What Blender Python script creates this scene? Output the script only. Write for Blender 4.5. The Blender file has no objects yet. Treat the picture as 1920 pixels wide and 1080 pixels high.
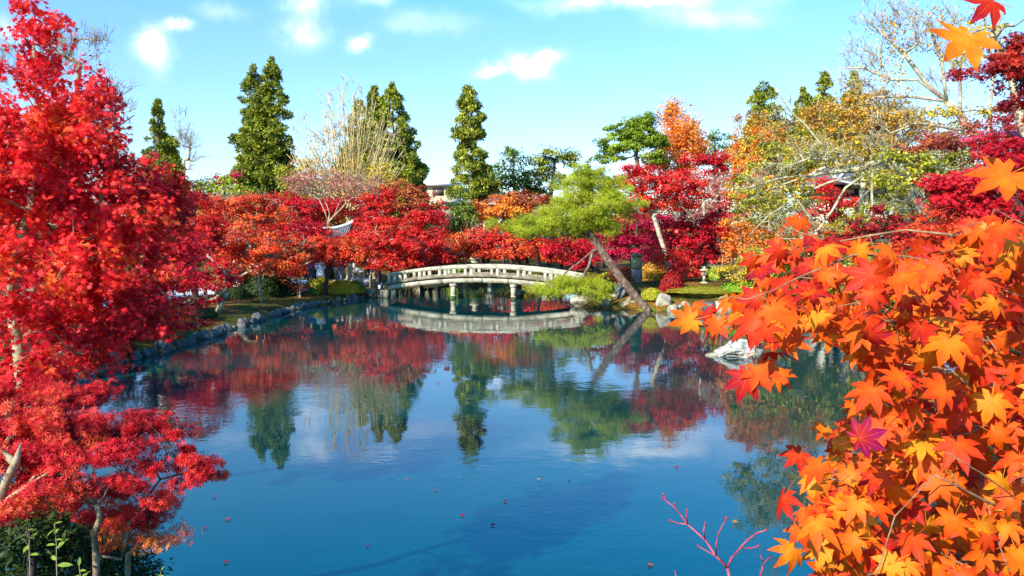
import bpy, bmesh, math
import numpy as np
from mathutils import Vector, noise as mnoise

SC = bpy.context.scene
COL = SC.collection
R = math.radians
FPX = 1500.0                      # focal length in photo pixels (photo is 1920 wide)
CAMZ = 3.5
PITCH = math.atan(110 / FPX)

# ---------------------------------------------------------------- camera
cam_d = bpy.data.cameras.new('camera'); cam = bpy.data.objects.new('camera', cam_d); COL.objects.link(cam)
cam.location = (0, 0, CAMZ); cam.rotation_euler = (math.pi / 2 - PITCH, 0, 0)
cam_d.sensor_width = 36; cam_d.lens = 36 * FPX / 1920; cam_d.clip_start = 0.05; cam_d.clip_end = 3000
SC.camera = cam
# ---------------------------------------------------------------- light
SUN_EL, SUN_AZ = R(33), math.atan2(-0.62, -0.78)       # azimuth from +Y towards +X
sdir = Vector((math.sin(SUN_AZ) * math.cos(SUN_EL), math.cos(SUN_AZ) * math.cos(SUN_EL), math.sin(SUN_EL)))
sl = bpy.data.lights.new('sun', 'SUN'); sl.energy = 4.7; sl.angle = R(0.5); sl.color = (1, 0.94, 0.83)
so = bpy.data.objects.new('sun', sl); COL.objects.link(so); so.rotation_euler = sdir.to_track_quat('Z', 'Y').to_euler()
SC.view_settings.view_transform = 'Standard'; SC.view_settings.look = 'None'
SC.view_settings.gamma = 1; SC.view_settings.exposure = 1.02
SC.cycles.max_bounces = 6; SC.cycles.diffuse_bounces = 3; SC.cycles.glossy_bounces = 3
SC.cycles.transmission_bounces = 3; SC.cycles.caustics_reflective = False; SC.cycles.caustics_refractive = False
SC.cycles.sample_clamp_indirect = 4

# clouds: (u = x/y, v = z/y of the direction, radius u, radius v, strength)
def pxuv(px, py):
    return (px - 960) / FPX, (430 - py) / FPX
CLOUDS = [(302, 98, 30, 34, .8), (350, 60, 30, 11, .4), (555, 66, 40, 36, .8), (555, 10, 40, 22, .6), (675, 92, 28, 15, .45),
          (998, 134, 40, 26, .95), (1040, 108, 34, 16, .7), (925, 140, 28, 14, .6), (1200, 8, 200, 20, .6), (1330, 42, 110, 20, .35), (690, 20, 60, 20, .25),
          (430, 30, 40, 20, .12), (60, 60, 60, 30, .2), (800, 60, 80, 20, .12)]
w = bpy.data.worlds.new('World'); SC.world = w; w.use_nodes = True
nt = w.node_tree; nt.nodes.clear()
def N(nt, t, **k):
    n = nt.nodes.new(t)
    for a, b in k.items(): setattr(n, a, b)
    return n
def mth(nt, op, a, b=None, c=None, clamp=False):
    n = nt.nodes.new('ShaderNodeMath'); n.operation = op; n.use_clamp = clamp
    for i, v in enumerate((a, b, c)):
        if v is None: continue
        if isinstance(v, (int, float)): n.inputs[i].default_value = v
        else: nt.links.new(v, n.inputs[i])
    return n.outputs[0]
sky = N(nt, 'ShaderNodeTexSky', sky_type='NISHITA'); sky.sun_disc = False
sky.sun_elevation = SUN_EL; sky.sun_rotation = SUN_AZ; sky.air_density = 1.0; sky.dust_density = 0.6; sky.ozone_density = 2.2
hs = N(nt, 'ShaderNodeHueSaturation'); hs.inputs['Saturation'].default_value = 1.08; hs.inputs['Value'].default_value = 1.0; hs.inputs['Hue'].default_value = 0.512
nt.links.new(sky.outputs[0], hs.inputs['Color'])
tc = N(nt, 'ShaderNodeTexCoord'); sep = N(nt, 'ShaderNodeSeparateXYZ'); nt.links.new(tc.outputs['Generated'], sep.inputs[0])
yy = mth(nt, 'MAXIMUM', sep.outputs[1], 0.02)
nz = N(nt, 'ShaderNodeTexNoise'); nz.inputs['Scale'].default_value = 9; nz.inputs['Detail'].default_value = 7; nz.inputs['Roughness'].default_value = .6
nt.links.new(tc.outputs['Generated'], nz.inputs['Vector'])
nsep = N(nt, 'ShaderNodeSeparateColor'); nt.links.new(nz.outputs['Color'], nsep.inputs[0])
u = mth(nt, 'ADD', mth(nt, 'DIVIDE', sep.outputs[0], yy), mth(nt, 'MULTIPLY', mth(nt, 'SUBTRACT', nsep.outputs[0], .5), .10))
v = mth(nt, 'ADD', mth(nt, 'DIVIDE', sep.outputs[2], yy), mth(nt, 'MULTIPLY', mth(nt, 'SUBTRACT', nsep.outputs[1], .5), .08))
tot = None
for (cx, cy, rx, ry, s) in CLOUDS:
    cu, cv = pxuv(cx, cy)
    a = mth(nt, 'MULTIPLY', mth(nt, 'SUBTRACT', u, cu), FPX / (rx * .85))
    b = mth(nt, 'MULTIPLY', mth(nt, 'SUBTRACT', v, cv), FPX / (ry * .82))
    d = mth(nt, 'ADD', mth(nt, 'MULTIPLY', a, a), mth(nt, 'MULTIPLY', b, b))
    g = mth(nt, 'MULTIPLY', mth(nt, 'POWER', 2.718, mth(nt, 'MULTIPLY', d, -1.1)), s)
    tot = g if tot is None else mth(nt, 'ADD', tot, g)
front = mth(nt, 'GREATER_THAN', sep.outputs[1], 0.05)
nz2 = N(nt, 'ShaderNodeTexNoise'); nz2.inputs['Scale'].default_value = 15; nz2.inputs['Detail'].default_value = 8
nt.links.new(tc.outputs['Generated'], nz2.inputs['Vector'])
cl = mth(nt, 'MULTIPLY', mth(nt, 'MULTIPLY', tot, mth(nt, 'MAXIMUM', mth(nt, 'MULTIPLY_ADD', nz2.outputs['Fac'], 4.2, -1.2), .1)), front, clamp=True)
# the sky deepens towards the zenith
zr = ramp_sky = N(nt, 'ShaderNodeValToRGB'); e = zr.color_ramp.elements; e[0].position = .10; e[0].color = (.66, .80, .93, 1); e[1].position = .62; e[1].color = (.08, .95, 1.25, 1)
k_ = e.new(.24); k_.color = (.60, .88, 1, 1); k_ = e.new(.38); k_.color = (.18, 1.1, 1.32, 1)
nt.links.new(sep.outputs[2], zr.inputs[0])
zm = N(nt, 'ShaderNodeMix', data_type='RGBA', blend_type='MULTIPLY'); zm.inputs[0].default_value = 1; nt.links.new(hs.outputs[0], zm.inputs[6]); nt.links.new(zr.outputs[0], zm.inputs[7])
mx = N(nt, 'ShaderNodeMix', data_type='RGBA'); mx.inputs[7].default_value = (8.5, 8.6, 9.0, 1)
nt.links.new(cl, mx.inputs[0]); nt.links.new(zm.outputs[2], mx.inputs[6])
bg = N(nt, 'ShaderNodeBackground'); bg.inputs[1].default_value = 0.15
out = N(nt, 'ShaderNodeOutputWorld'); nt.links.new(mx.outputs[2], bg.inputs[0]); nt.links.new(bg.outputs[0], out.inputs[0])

# ---------------------------------------------------------------- projection helpers
cP, sP = math.cos(PITCH), math.sin(PITCH)
def W(px, py, D):
    """world point on the ray of photo pixel (px,py) at distance y = D"""
    cx = (px - 960) / FPX; cy = (540 - py) / FPX
    dy = cP + cy * sP; dz = -sP + cy * cP
    t = D / dy
    return np.array([cx * t, D, CAMZ + dz * t])
def m_(px, D): return px * D / FPX

# ---------------------------------------------------------------- tagging
def tag(o, label=None, cat=None, group=None, kind=None):
    if label: o['label'] = label
    if cat: o['category'] = cat
    if group: o['group'] = group
    if kind: o['kind'] = kind
    return o
def thing(name, label, cat, loc=(0, 0, 0), rz=0, group=None):
    o = bpy.data.objects.new(name, None); COL.objects.link(o); o.location = loc; o.rotation_euler = (0, 0, rz)
    o.empty_display_size = .2
    return tag(o, label, cat, group)

# ---------------------------------------------------------------- materials
MATS = {}
def new_mat(name):
    m = bpy.data.materials.new(name); m.use_nodes = True; m.node_tree.nodes.clear(); return m, m.node_tree
def ramp(nt, cols, src, lo=0, hi=1):
    r = N(nt, 'ShaderNodeValToRGB'); e = r.color_ramp.elements
    n = len(cols)
    e[0].position = lo; e[0].color = (*cols[0], 1); e[1].position = hi; e[1].color = (*cols[-1], 1)
    for i in range(1, n - 1):
        x = e.new(lo + (hi - lo) * i / (n - 1)); x.color = (*cols[i], 1)
    nt.links.new(src, r.inputs[0]); return r.outputs[0]
PAL = {
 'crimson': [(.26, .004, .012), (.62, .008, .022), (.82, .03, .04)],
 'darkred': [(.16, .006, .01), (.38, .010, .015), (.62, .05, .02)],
 'near_red': [(.34, .002, .015), (.78, .010, .02), (.88, .035, .03), (.90, .14, .02)],
 'red': [(.42, .008, .01), (.82, .025, .025), (.88, .10, .04)],
 'redorange': [(.45, .015, .008), (.84, .06, .02), (.88, .24, .04)],
 'brick': [(.20, .04, .015), (.45, .07, .025), (.60, .20, .05)],
 'orange': [(.60, .08, .01), (.86, .22, .02), (.90, .42, .05)],
 'ochre': [(.34, .14, .015), (.64, .32, .03), (.78, .50, .07)],
 'yellow': [(.30, .20, .015), (.62, .40, .02), (.78, .56, .05)],
 'yellowgreen': [(.16, .18, .01), (.42, .38, .02), (.66, .58, .05)],
 'olive': [(.11, .12, .012), (.30, .28, .02), (.52, .44, .04)],
 'mossy': [(.10, .09, .01), (.28, .26, .015), (.46, .38, .03)],
 'green': [(.04, .07, .01), (.14, .21, .02), (.28, .36, .04)],
 'conifer': [(.04, .065, .010), (.23, .26, .02), (.52, .49, .05)],
 'darkgreen': [(.012, .03, .008), (.03, .06, .012), (.07, .11, .02)],
 'pine': [(.16, .20, .01), (.44, .47, .02), (.62, .64, .06)],
 'backpine': [(.09, .15, .012), (.26, .36, .02), (.42, .50, .05)],
 'magenta': [(.20, .003, .03), (.50, .006, .055), (.72, .02, .08)],
 'pink': [(.40, .10, .10), (.60, .22, .18), (.55, .36, .22)],
 'fresh': [(.10, .22, .01), (.22, .40, .02), (.36, .55, .05)],
 'azalea': [(.16, .006, .008), (.55, .010, .018), (.80, .025, .035), (.78, .12, .04)],
 'azorange': [(.25, .03, .01), (.72, .12, .03), (.80, .30, .06)],
}
def leafmat(pal, trans=.32, rough=.55, spec=.25, near=False):
    key = ('leaf', pal, near)
    if key in MATS: return MATS[key]
    m, nt = new_mat(pal + '_leaves')
    at = N(nt, 'ShaderNodeAttribute', attribute_name='t')
    c = ramp(nt, PAL[pal], at.outputs['Fac'])
    p = N(nt, 'ShaderNodeBsdfPrincipled'); p.inputs['Roughness'].default_value = rough; p.inputs['Specular IOR Level'].default_value = spec
    tr = N(nt, 'ShaderNodeBsdfTranslucent')
    nt.links.new(c, p.inputs['Base Color']); nt.links.new(c, tr.inputs['Color'])
    ms = N(nt, 'ShaderNodeMixShader'); ms.inputs[0].default_value = trans
    nt.links.new(p.outputs[0], ms.inputs[1]); nt.links.new(tr.outputs[0], ms.inputs[2])
    o = N(nt, 'ShaderNodeOutputMaterial'); nt.links.new(ms.outputs[0], o.inputs[0])
    MATS[key] = m; return m
def noisemat(name, cols, scale=4, detail=6, rough=.85, bump=.3, stretch=(1, 1, 1), lo=.3, hi=.7, moss=None, moss_z=.5, spec=.3, bdist=.05, blocks=None):
    if name in MATS: return MATS[name]
    m, nt = new_mat(name)
    geo = N(nt, 'ShaderNodeTexCoord'); mp = N(nt, 'ShaderNodeMapping'); mp.inputs['Scale'].default_value = stretch
    nt.links.new(geo.outputs['Object'], mp.inputs[0])
    nz = N(nt, 'ShaderNodeTexNoise'); nz.inputs['Scale'].default_value = scale; nz.inputs['Detail'].default_value = detail; nz.inputs['Roughness'].default_value = .65
    nt.links.new(mp.outputs[0], nz.inputs['Vector'])
    c = ramp(nt, cols, nz.outputs['Fac'], lo, hi)
    h = nz.outputs['Fac']
    if moss:
        g = N(nt, 'ShaderNodeNewGeometry'); s = N(nt, 'ShaderNodeSeparateXYZ'); nt.links.new(g.outputs['Normal'], s.inputs[0])
        n2 = N(nt, 'ShaderNodeTexNoise'); n2.inputs['Scale'].default_value = scale * .6; n2.inputs['Detail'].default_value = 5
        nt.links.new(mp.outputs[0], n2.inputs['Vector'])
        f = mth(nt, 'MULTIPLY', mth(nt, 'SUBTRACT', mth(nt, 'ADD', s.outputs[2], mth(nt, 'MULTIPLY', n2.outputs['Fac'], 1.2)), moss_z + .6), 4, clamp=True)
        x = N(nt, 'ShaderNodeMix', data_type='RGBA'); nt.links.new(f, x.inputs[0]); nt.links.new(c, x.inputs[6]); x.inputs[7].default_value = (*moss, 1)
        c = x.outputs[2]
    if blocks:
        br = N(nt, 'ShaderNodeTexBrick'); br.inputs['Scale'].default_value = 1; br.inputs['Brick Width'].default_value = blocks[0]; br.inputs['Row Height'].default_value = blocks[1]
        br.inputs['Mortar Size'].default_value = blocks[2]; br.inputs['Color1'].default_value = (1, 1, 1, 1); br.inputs['Color2'].default_value = (.8, .8, .8, 1); br.inputs['Mortar'].default_value = (.25, .25, .25, 1)
        cx = N(nt, 'ShaderNodeSeparateXYZ'); nt.links.new(geo.outputs['Object'], cx.inputs[0]); cb = N(nt, 'ShaderNodeCombineXYZ')
        nt.links.new(mth(nt, 'ADD', cx.outputs[0], cx.outputs[1]), cb.inputs[0]); nt.links.new(cx.outputs[2], cb.inputs[1]); nt.links.new(cb.outputs[0], br.inputs['Vector'])
        x = N(nt, 'ShaderNodeMix', data_type='RGBA', blend_type='MULTIPLY'); x.inputs[0].default_value = 1; nt.links.new(c, x.inputs[6]); nt.links.new(br.outputs['Color'], x.inputs[7]); c = x.outputs[2]
    p = N(nt, 'ShaderNodeBsdfPrincipled'); p.inputs['Roughness'].default_value = rough; p.inputs['Specular IOR Level'].default_value = spec
    nt.links.new(c, p.inputs['Base Color'])
    if bump:
        b = N(nt, 'ShaderNodeBump'); b.inputs['Strength'].default_value = bump; b.inputs['Distance'].default_value = bdist
        nt.links.new(h, b.inputs['Height']); nt.links.new(b.outputs[0], p.inputs['Normal'])
    o = N(nt, 'ShaderNodeOutputMaterial'); nt.links.new(p.outputs[0], o.inputs[0])
    MATS[name] = m; return m
BARK = dict(
 dark=lambda: noisemat('dark_bark', [(.02, .015, .012), (.06, .045, .035), (.13, .10, .08)], 6, stretch=(3, 3, .8), bump=.6),
 brown=lambda: noisemat('brown_bark', [(.05, .03, .02), (.16, .09, .06), (.30, .20, .14)], 7, stretch=(2, 2, .8), bump=.8),
 red=lambda: noisemat('red_pine_bark', [(.05, .025, .018), (.17, .10, .07), (.34, .25, .19)], 5, stretch=(2, 2, 1), bump=.9, bdist=.08),
 pale=lambda: noisemat('pale_bark', [(.12, .09, .06), (.36, .29, .19), (.54, .46, .33)], 5, bump=.4, lo=.3, hi=.6),
 tan=lambda: noisemat('tan_bark', [(.12, .08, .05), (.32, .23, .14), (.48, .38, .24)], 8, bump=.5, lo=.3, hi=.65),
 lichen=lambda: noisemat('lichened_bark', [(.03, .026, .015), (.24, .21, .12), (.46, .40, .26)], 4, bump=.5, lo=.32, hi=.56),
 gold=lambda: noisemat('golden_bark', [(.16, .10, .05), (.50, .36, .16), (.66, .52, .28)], 6, bump=.3, lo=.3, hi=.6),
 twisted=lambda: noisemat('azalea_bark', [(.05, .035, .02), (.20, .14, .08), (.34, .26, .16)], 14, bump=.5, lo=.3, hi=.65),
 twig=lambda: noisemat('brown_twig_bark', [(.07, .03, .02), (.22, .12, .06), (.34, .22, .12)], 30, bump=.3, lo=.3, hi=.65),
 purple=lambda: noisemat('purple_twig_bark', [(.12, .01, .05), (.36, .05, .10), (.50, .16, .16)], 30, bump=.3, rough=.45),
)

# ---------------------------------------------------------------- mesh building
def mk(name, V, faces, mat=None, parent=None, t=None, vec=None, smooth=False, mats=None, fm=None):
    """faces: list of (M,k) int arrays"""
    me = bpy.data.meshes.new(name)
    V = np.asarray(V, dtype=np.float32)
    me.vertices.add(len(V)); me.vertices.foreach_set('co', V.ravel())
    faces = [np.asarray(f, dtype=np.int32) for f in faces if len(f)]
    nl = sum(f.size for f in faces); nf = sum(len(f) for f in faces)
    me.loops.add(nl); me.polygons.add(nf)
    me.loops.foreach_set('vertex_index', np.concatenate([f.ravel() for f in faces]))
    tot = np.concatenate([np.full(len(f), f.shape[1], dtype=np.int32) for f in faces])
    st = np.concatenate([[0], np.cumsum(tot)[:-1]]).astype(np.int32)
    me.polygons.foreach_set('loop_start', st)
    try: me.polygons.foreach_set('loop_total', tot)
    except Exception: pass
    if fm is not None: me.polygons.foreach_set('material_index', np.asarray(fm, dtype=np.int32))
    if smooth: me.polygons.foreach_set('use_smooth', np.ones(nf, dtype=bool))
    me.update(calc_edges=True)
    if t is not None:
        a = me.attributes.new('t', 'FLOAT', 'POINT'); a.data.foreach_set('value', np.asarray(t, dtype=np.float32))
    if vec is not None:
        a = me.attributes.new('lf', 'FLOAT_VECTOR', 'POINT'); a.data.foreach_set('vector', np.asarray(vec, dtype=np.float32).ravel())
    for x in (mats or ([mat] if mat else [])): me.materials.append(x)
    o = bpy.data.objects.new(name, me); COL.objects.link(o)
    if parent: o.parent = parent
    return o
class MB:
    """collects primitives (with vertex count offsets) and links them as one object"""
    def __init__(s): s.V = []; s.F = {}; s.n = 0
    def add(s, V, F):
        V = np.asarray(V, float); 
        for f in F:
            f = list(f); s.F.setdefault(len(f), []).append([i + s.n for i in f])
        s.V.append(V); s.n += len(V); return s
    def box(s, c, d, rot=None, bev=0.0):
        x, y, z = [k / 2 for k in d]
        if bev > 0:
            b = min(bev, x * .9, y * .9, z * .9); P = []
            for zz, i in ((-z, b), (-z + b, 0), (z - b, 0), (z, b)):
                for (a, e) in ((-1, -1), (1, -1), (1, 1), (-1, 1)):
                    P += [(a * (x - i), e * (y - i - b) if i == 0 else e * (y - i), zz)] if False else [(a * (x - i), e * (y - i), zz)]
            F = [(3, 2, 1, 0), (12, 13, 14, 15)]
            for r in range(3):
                for k in range(4): F.append((r * 4 + k, r * 4 + (k + 1) % 4, (r + 1) * 4 + (k + 1) % 4, (r + 1) * 4 + k))
        else:
            P = [(a * x, b * y, c_ * z) for c_ in (-1, 1) for (a, b) in ((-1, -1), (1, -1), (1, 1), (-1, 1))]
            F = [(3, 2, 1, 0), (4, 5, 6, 7), (0, 1, 5, 4), (1, 2, 6, 5), (2, 3, 7, 6), (3, 0, 4, 7)]
        P = np.array(P)
        if rot is not None: P = P @ np.array(rot).T
        return s.add(P + np.array(c), F)
    def prism(s, sides, prof, c=(0, 0, 0), ph=0, sq=1):
        """prof: list of (z, radius)"""
        P = []
        for z, r in prof:
            for k in range(sides):
                a = 2 * math.pi * k / sides + ph; P.append((c[0] + r * math.cos(a), c[1] + r * sq * math.sin(a), c[2] + z))
        F = [tuple(range(sides - 1, -1, -1)), tuple(range((len(prof) - 1) * sides, len(prof) * sides))]
        for r in range(len(prof) - 1):
            for k in range(sides): F.append((r * sides + k, r * sides + (k + 1) % sides, (r + 1) * sides + (k + 1) % sides, (r + 1) * sides + k))
        return s.add(P, F)
    def tube(s, pts, rad, sides=6):
        V, F = tube_arr(np.array(pts, float), np.array(rad, float) if hasattr(rad, '__len__') else np.full(len(pts), rad), sides)
        return s.add(V, F)
    def build(s, name, mat, parent=None, smooth=False):
        return mk(name, np.concatenate(s.V), [np.array(v) for v in s.F.values()], mat, parent, smooth=smooth)
def tube_arr(P, r, s=6):
    n = len(P); T = np.gradient(P, axis=0); T /= np.linalg.norm(T, axis=1)[:, None] + 1e-9
    ref = np.array([.31, .89, .11]); 
    if abs(T.mean(0) @ ref) / (np.linalg.norm(T.mean(0)) + 1e-9) > .85: ref = np.array([.9, -.1, .4])
    U = np.cross(T, ref); U /= np.linalg.norm(U, axis=1)[:, None] + 1e-9; Q = np.cross(T, U)
    a = np.arange(s) * 2 * math.pi / s
    V = P[:, None, :] + r[:, None, None] * (np.cos(a)[None, :, None] * U[:, None, :] + np.sin(a)[None, :, None] * Q[:, None, :])
    F = []
    for i in range(n - 1):
        for k in range(s): F.append((i * s + k, (i + 1) * s + k, (i + 1) * s + (k + 1) % s, i * s + (k + 1) % s))
    F.append(tuple((n - 1) * s + k for k in range(s - 1, -1, -1))); F.append(tuple(range(s)))
    return V.reshape(-1, 3), F

# leaf templates (x across, y along, z up); each (verts, faces)
T_QUAD = (np.array([(0, -.5, 0), (.36, 0, .10), (0, .5, 0), (-.36, 0, .10)]), np.array([(0, 1, 2, 3)]))
T_LANCE = (np.array([(0, 0, 0), (.16, .45, .07), (0, 1, 0), (-.16, .45, .07)]), np.array([(0, 1, 2, 3)]))
T_TUFT = (np.array([(-.10, 0, 0), (.10, 0, 0), (.22, .6, .05), (0, 1, 0), (-.22, .6, -.05)]), np.array([(0, 1, 2, 3, 4)]))
T_NEEDLE = (np.array([(-.035, 0, 0), (.035, 0, 0), (0, 1, 0)]), np.array([(0, 1, 2)]))
def star(tips, notch=.34, droop=.12):
    """tips: list of (angle from +y in deg, length)"""
    P = [(0, -.08, 0)]
    for i, (a, l) in enumerate(tips):
        a = R(a); P.append((math.sin(a) * l, math.cos(a) * l, -droop * l * l))
        if i < len(tips) - 1:
            b = (R(tips[i][0]) + R(tips[i + 1][0])) / 2; q = notch * (1 if abs(b) < 1.3 else .8)
            P.append((math.sin(b) * q, math.cos(b) * q, .02))
    return np.array(P), np.array([tuple(range(len(P)))])
T_STAR5 = star([(-112, .62), (-58, .9), (0, 1), (58, .9), (112, .62)])
T_STAR7 = star([(-130, .45), (-85, .78), (-42, .95), (0, 1), (42, .95), (85, .78), (130, .45)], .36)
def star_near():
    P = [(0, 0, 0)]; F = []; loc = [(0, 0, 0)]
    tips = [(-132, .50), (-86, .80), (-43, .97), (0, 1.05), (43, .97), (86, .80), (132, .50)]
    # shared notches
    def nt_(a, q): return (math.sin(R(a)) * q, math.cos(R(a)) * q, 0.015)
    na = [-155, -109, -64.5, -21.5, 21.5, 64.5, 109, 155]; nq = [.15, .33, .41, .45, .45, .41, .33, .15]
    for a, q in zip(na, nq): P.append(nt_(a, q)); loc.append((q, 1, 0))
    for i, (a, l) in enumerate(tips):
        b = len(P); ca, sa = math.cos(R(a)), math.sin(R(a))
        wd = .185 * (l ** .7)
        def q(al, off, z): P.append((sa * al + ca * off, ca * al - sa * off, z))
        q(l * .30, 0, -.035); loc.append((l * .30, 0, 0))      # mid low
        q(l * .62, 0, -.03); loc.append((l * .62, 0, 0))
        q(l * .58, -wd, .02); loc.append((l * .58, 1, 0))
        q(l * .80, -wd * .5, .005); loc.append((l * .8, 1, 0))
        q(l, 0, -.02); loc.append((l, 0, 0))
        q(l * .80, wd * .5, .005); loc.append((l * .8, 1, 0))
        q(l * .58, wd, .02); loc.append((l * .58, 1, 0))
        nL, nR = 1 + i, 2 + i
        F += [(0, nL, b), (nL, b + 2, b), (b, b + 2, b + 1), (b + 2, b + 3, b + 1), (b + 3, b + 4, b + 1), (b + 4, b + 5, b + 1),
              (b + 5, b + 6, b + 1), (b + 1, b + 6, b), (b + 6, nR, b), (nR, 0, b)]
    # petiole
    b = len(P); P += [(-.012, 0, 0), (.012, 0, 0), (.02, -.7, -.06), (-.005, -.7, -.06)]; loc += [(0, 0, 1)] * 4
    F += [(b, b + 1, b + 2), (b, b + 2, b + 3)]
    return np.array(P), np.array(F), np.array(loc)
T_NEAR = star_near()

def nrm(a): return a / (np.linalg.norm(a, axis=-1, keepdims=True) + 1e-9)
def leaves(name, C, Nn, Y, S, t, tmpl, mat, parent, bend=None):
    """C centres, Nn normals, Y axis directions, S sizes, t tint"""
    Nn = nrm(Nn); X = nrm(np.cross(Y, Nn)); Y = np.cross(Nn, X)
    TV = tmpl[0]; k = len(TV); n = len(C)
    loc = np.broadcast_to(TV[None], (n, k, 3)).copy()
    if bend is not None:
        r2 = (TV[:, 0] ** 2 + TV[:, 1] ** 2)[None]
        loc[:, :, 2] -= bend[:, 0:1] * r2 + bend[:, 1:2] * TV[None, :, 0] ** 2 + bend[:, 2:3] * TV[None, :, 0] * TV[None, :, 1]
    V = C[:, None] + S[:, None, None] * (loc[..., 0:1] * X[:, None] + loc[..., 1:2] * Y[:, None] + loc[..., 2:3] * Nn[:, None])
    F = tmpl[1][None] + (np.arange(n) * k)[:, None, None]
    vec = None
    if len(tmpl) > 2: vec = np.broadcast_to(tmpl[2][None], (n, k, 3)).reshape(-1, 3)
    return mk(name, V.reshape(-1, 3), [F.reshape(-1, tmpl[1].shape[1])], mat, parent, t=np.repeat(np.clip(t, 0, 1), k), vec=vec)

def grow(trunk, r0, targets, rng, tip=.012, seg=.45, up=.5, wig=.06, skip=.35, sides=6, sub=None, expo=.5, extra=None):
    """skeleton: trunk polyline + branches attached greedily to reach the targets"""
    trunk = [np.array(p, float) for p in trunk]
    P = [trunk[0]]; par = [-1]
    for a, b in zip(trunk[:-1], trunk[1:]):
        k = max(1, int(np.linalg.norm(b - a) / seg))
        for i in range(1, k + 1):
            j = rng.normal(0, wig * .35 * np.linalg.norm(b - a) / k, 3) if i < k else 0
            P.append(a + (b - a) * i / k + j); par.append(len(P) - 2)
    nt_ = len(P); br = [list(range(nt_))]
    if extra:
        for line in extra:
            line = [np.array(p, float) for p in line]
            A = np.array(P); j = int(np.argmin(np.linalg.norm(A - line[0], axis=1))); ids = [j]; prev = j
            for a, b in zip([P[j]] + line[1:-1], line[1:]):
                k = max(1, int(np.linalg.norm(b - a) / seg))
                for i in range(1, k + 1):
                    P.append(a + (b - a) * i / k + rng.normal(0, wig * .3 * np.linalg.norm(b - a) / k, 3)); par.append(prev); prev = len(P) - 1; ids.append(prev)
            br.append(ids)
    low = int(nt_ * skip)
    if len(targets):
        TA = np.array(trunk); d0 = np.linalg.norm(targets[:, None] - TA[None, low * 0:], axis=2).min(1)
        for t in targets[np.argsort(d0)]:
            A = np.array(P[low:]); d = np.linalg.norm(A - t, axis=1)
            cost = d + up * np.maximum(0, A[:, 2] - t[2] + .25 * d)
            j = int(np.argmin(cost)) + low; d = np.linalg.norm(P[j] - t)
            if d < 1e-3: continue
            k = max(2, int(d / seg)); ids = [j]; prev = j; a = P[j]; off = rng.normal(0, wig * d, 3)
            for i in range(1, k + 1):
                s = i / k; q = a + (t - a) * s + math.sin(math.pi * s) * (off + np.array([0, 0, .06 * d])) + (rng.normal(0, wig * .25 * d / k * 2, 3) if i < k else 0)
                P.append(q); par.append(prev); prev = len(P) - 1; ids.append(prev)
            br.append(ids)
    n = len(P); cnt = np.zeros(n); haschild = np.zeros(n, bool)
    for i in range(1, n): haschild[par[i]] = True
    cnt[~haschild] = 1
    for i in range(n - 1, 0, -1): cnt[par[i]] += cnt[i]
    rad = tip * cnt ** expo
    if r0 and rad[0] > 0: rad = tip + (rad - tip) * (r0 - tip) / max(rad[0] - tip, 1e-6)
    mb = MB()
    for q, ids in enumerate(br):
        rr = rad[ids].copy()
        if q: rr[0] = min(rr[0], rr[1] * 1.15)
        mb.tube([P[i] for i in ids], rr, sides if q == 0 else max(4, sides - 1))
    return mb, np.array(P), rad

# ---------------------------------------------------------------- pond outline and terrain
def WL(px, py):
    """point of the water surface seen at pixel"""
    a = W(px, py, 1.0); k = CAMZ / (CAMZ - a[2]); return (a[0] * k, k)
POND = [(-3.4, 4.6), (-5.2, 6.6), (-7.2, 10), (-8.8, 14), WL(205, 690), WL(290, 663), WL(370, 640), WL(470, 607), WL(560, 580), WL(640, 566), WL(700, 555), (-7.3, 42.3),
        (-7.6, 45), (-8.5, 48), (-6, 51), (0, 52), (5, 50.5), (6.5, 46), (5, 42), (3.2, 40), (3.0, 37.3), WL(1090, 577), WL(1150, 579), WL(1240, 583), WL(1350, 588), (11.5, 31), (13.5, 26), (14.5, 20), (13.5, 13), (12, 8), (9, 5), (5, 3.9), (0, 3.7)]
PV = np.array(POND)
def sdist(x, y):
    x = np.asarray(x, float); y = np.asarray(y, float)
    d = np.full(x.shape, 1e9); ins = np.zeros(x.shape, bool)
    for i in range(len(PV)):
        a = PV[i]; b = PV[(i + 1) % len(PV)]; e = b - a
        t = np.clip(((x - a[0]) * e[0] + (y - a[1]) * e[1]) / (e @ e), 0, 1)
        d = np.minimum(d, np.hypot(x - a[0] - t * e[0], y - a[1] - t * e[1]))
        c = ((a[1] > y) != (b[1] > y)) & (x < (b[0] - a[0]) * (y - a[1]) / (b[1] - a[1] + 1e-12) + a[0])
        ins ^= c
    return np.where(ins, -d, d)
def sst(a, b, x): t = np.clip((x - a) / (b - a), 0, 1); return t * t * (3 - 2 * t)
def gh(x, y):
    x = np.asarray(x, float); y = np.asarray(y, float)
    s = sdist(x, y)
    base = .28 + .22 * sst(.5, 4, s) + .5 * sst(.5, 3, s) * sst(2, 5, x) * sst(24, 30, y) * sst(60, 48, y)
    near = 1.9 * sst(9, 3, y)
    base = base + near * sst(.1, 2.6, s) + .03 * np.sin(x * 1.7 + y) * np.cos(y * 1.3 - x * .6)
    base = base + 2.0 * sst(60, 130, y) + 1.2 * sst(16, 26, np.abs(x)) * sst(4, 12, s)
    return np.where(s < 0, -.9 * sst(0, 1.2, -s) - .05, sst(0, .25, s) * (base + .05) - .05)
def G(x, y): return float(gh(np.array([x]), np.array([y]))[0])
def axis_pts(lo, hi, c0, c1, d, dmax):
    a = list(np.arange(c0, c1, d)); x = c1; s = d
    while x < hi: a.append(x); s = min(s * 1.25, dmax); x += s
    a.append(hi); x = c0; s = d
    while x > lo:
        s = min(s * 1.25, dmax); x -= s; a.append(max(x, lo))
    return np.unique(a)
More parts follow.
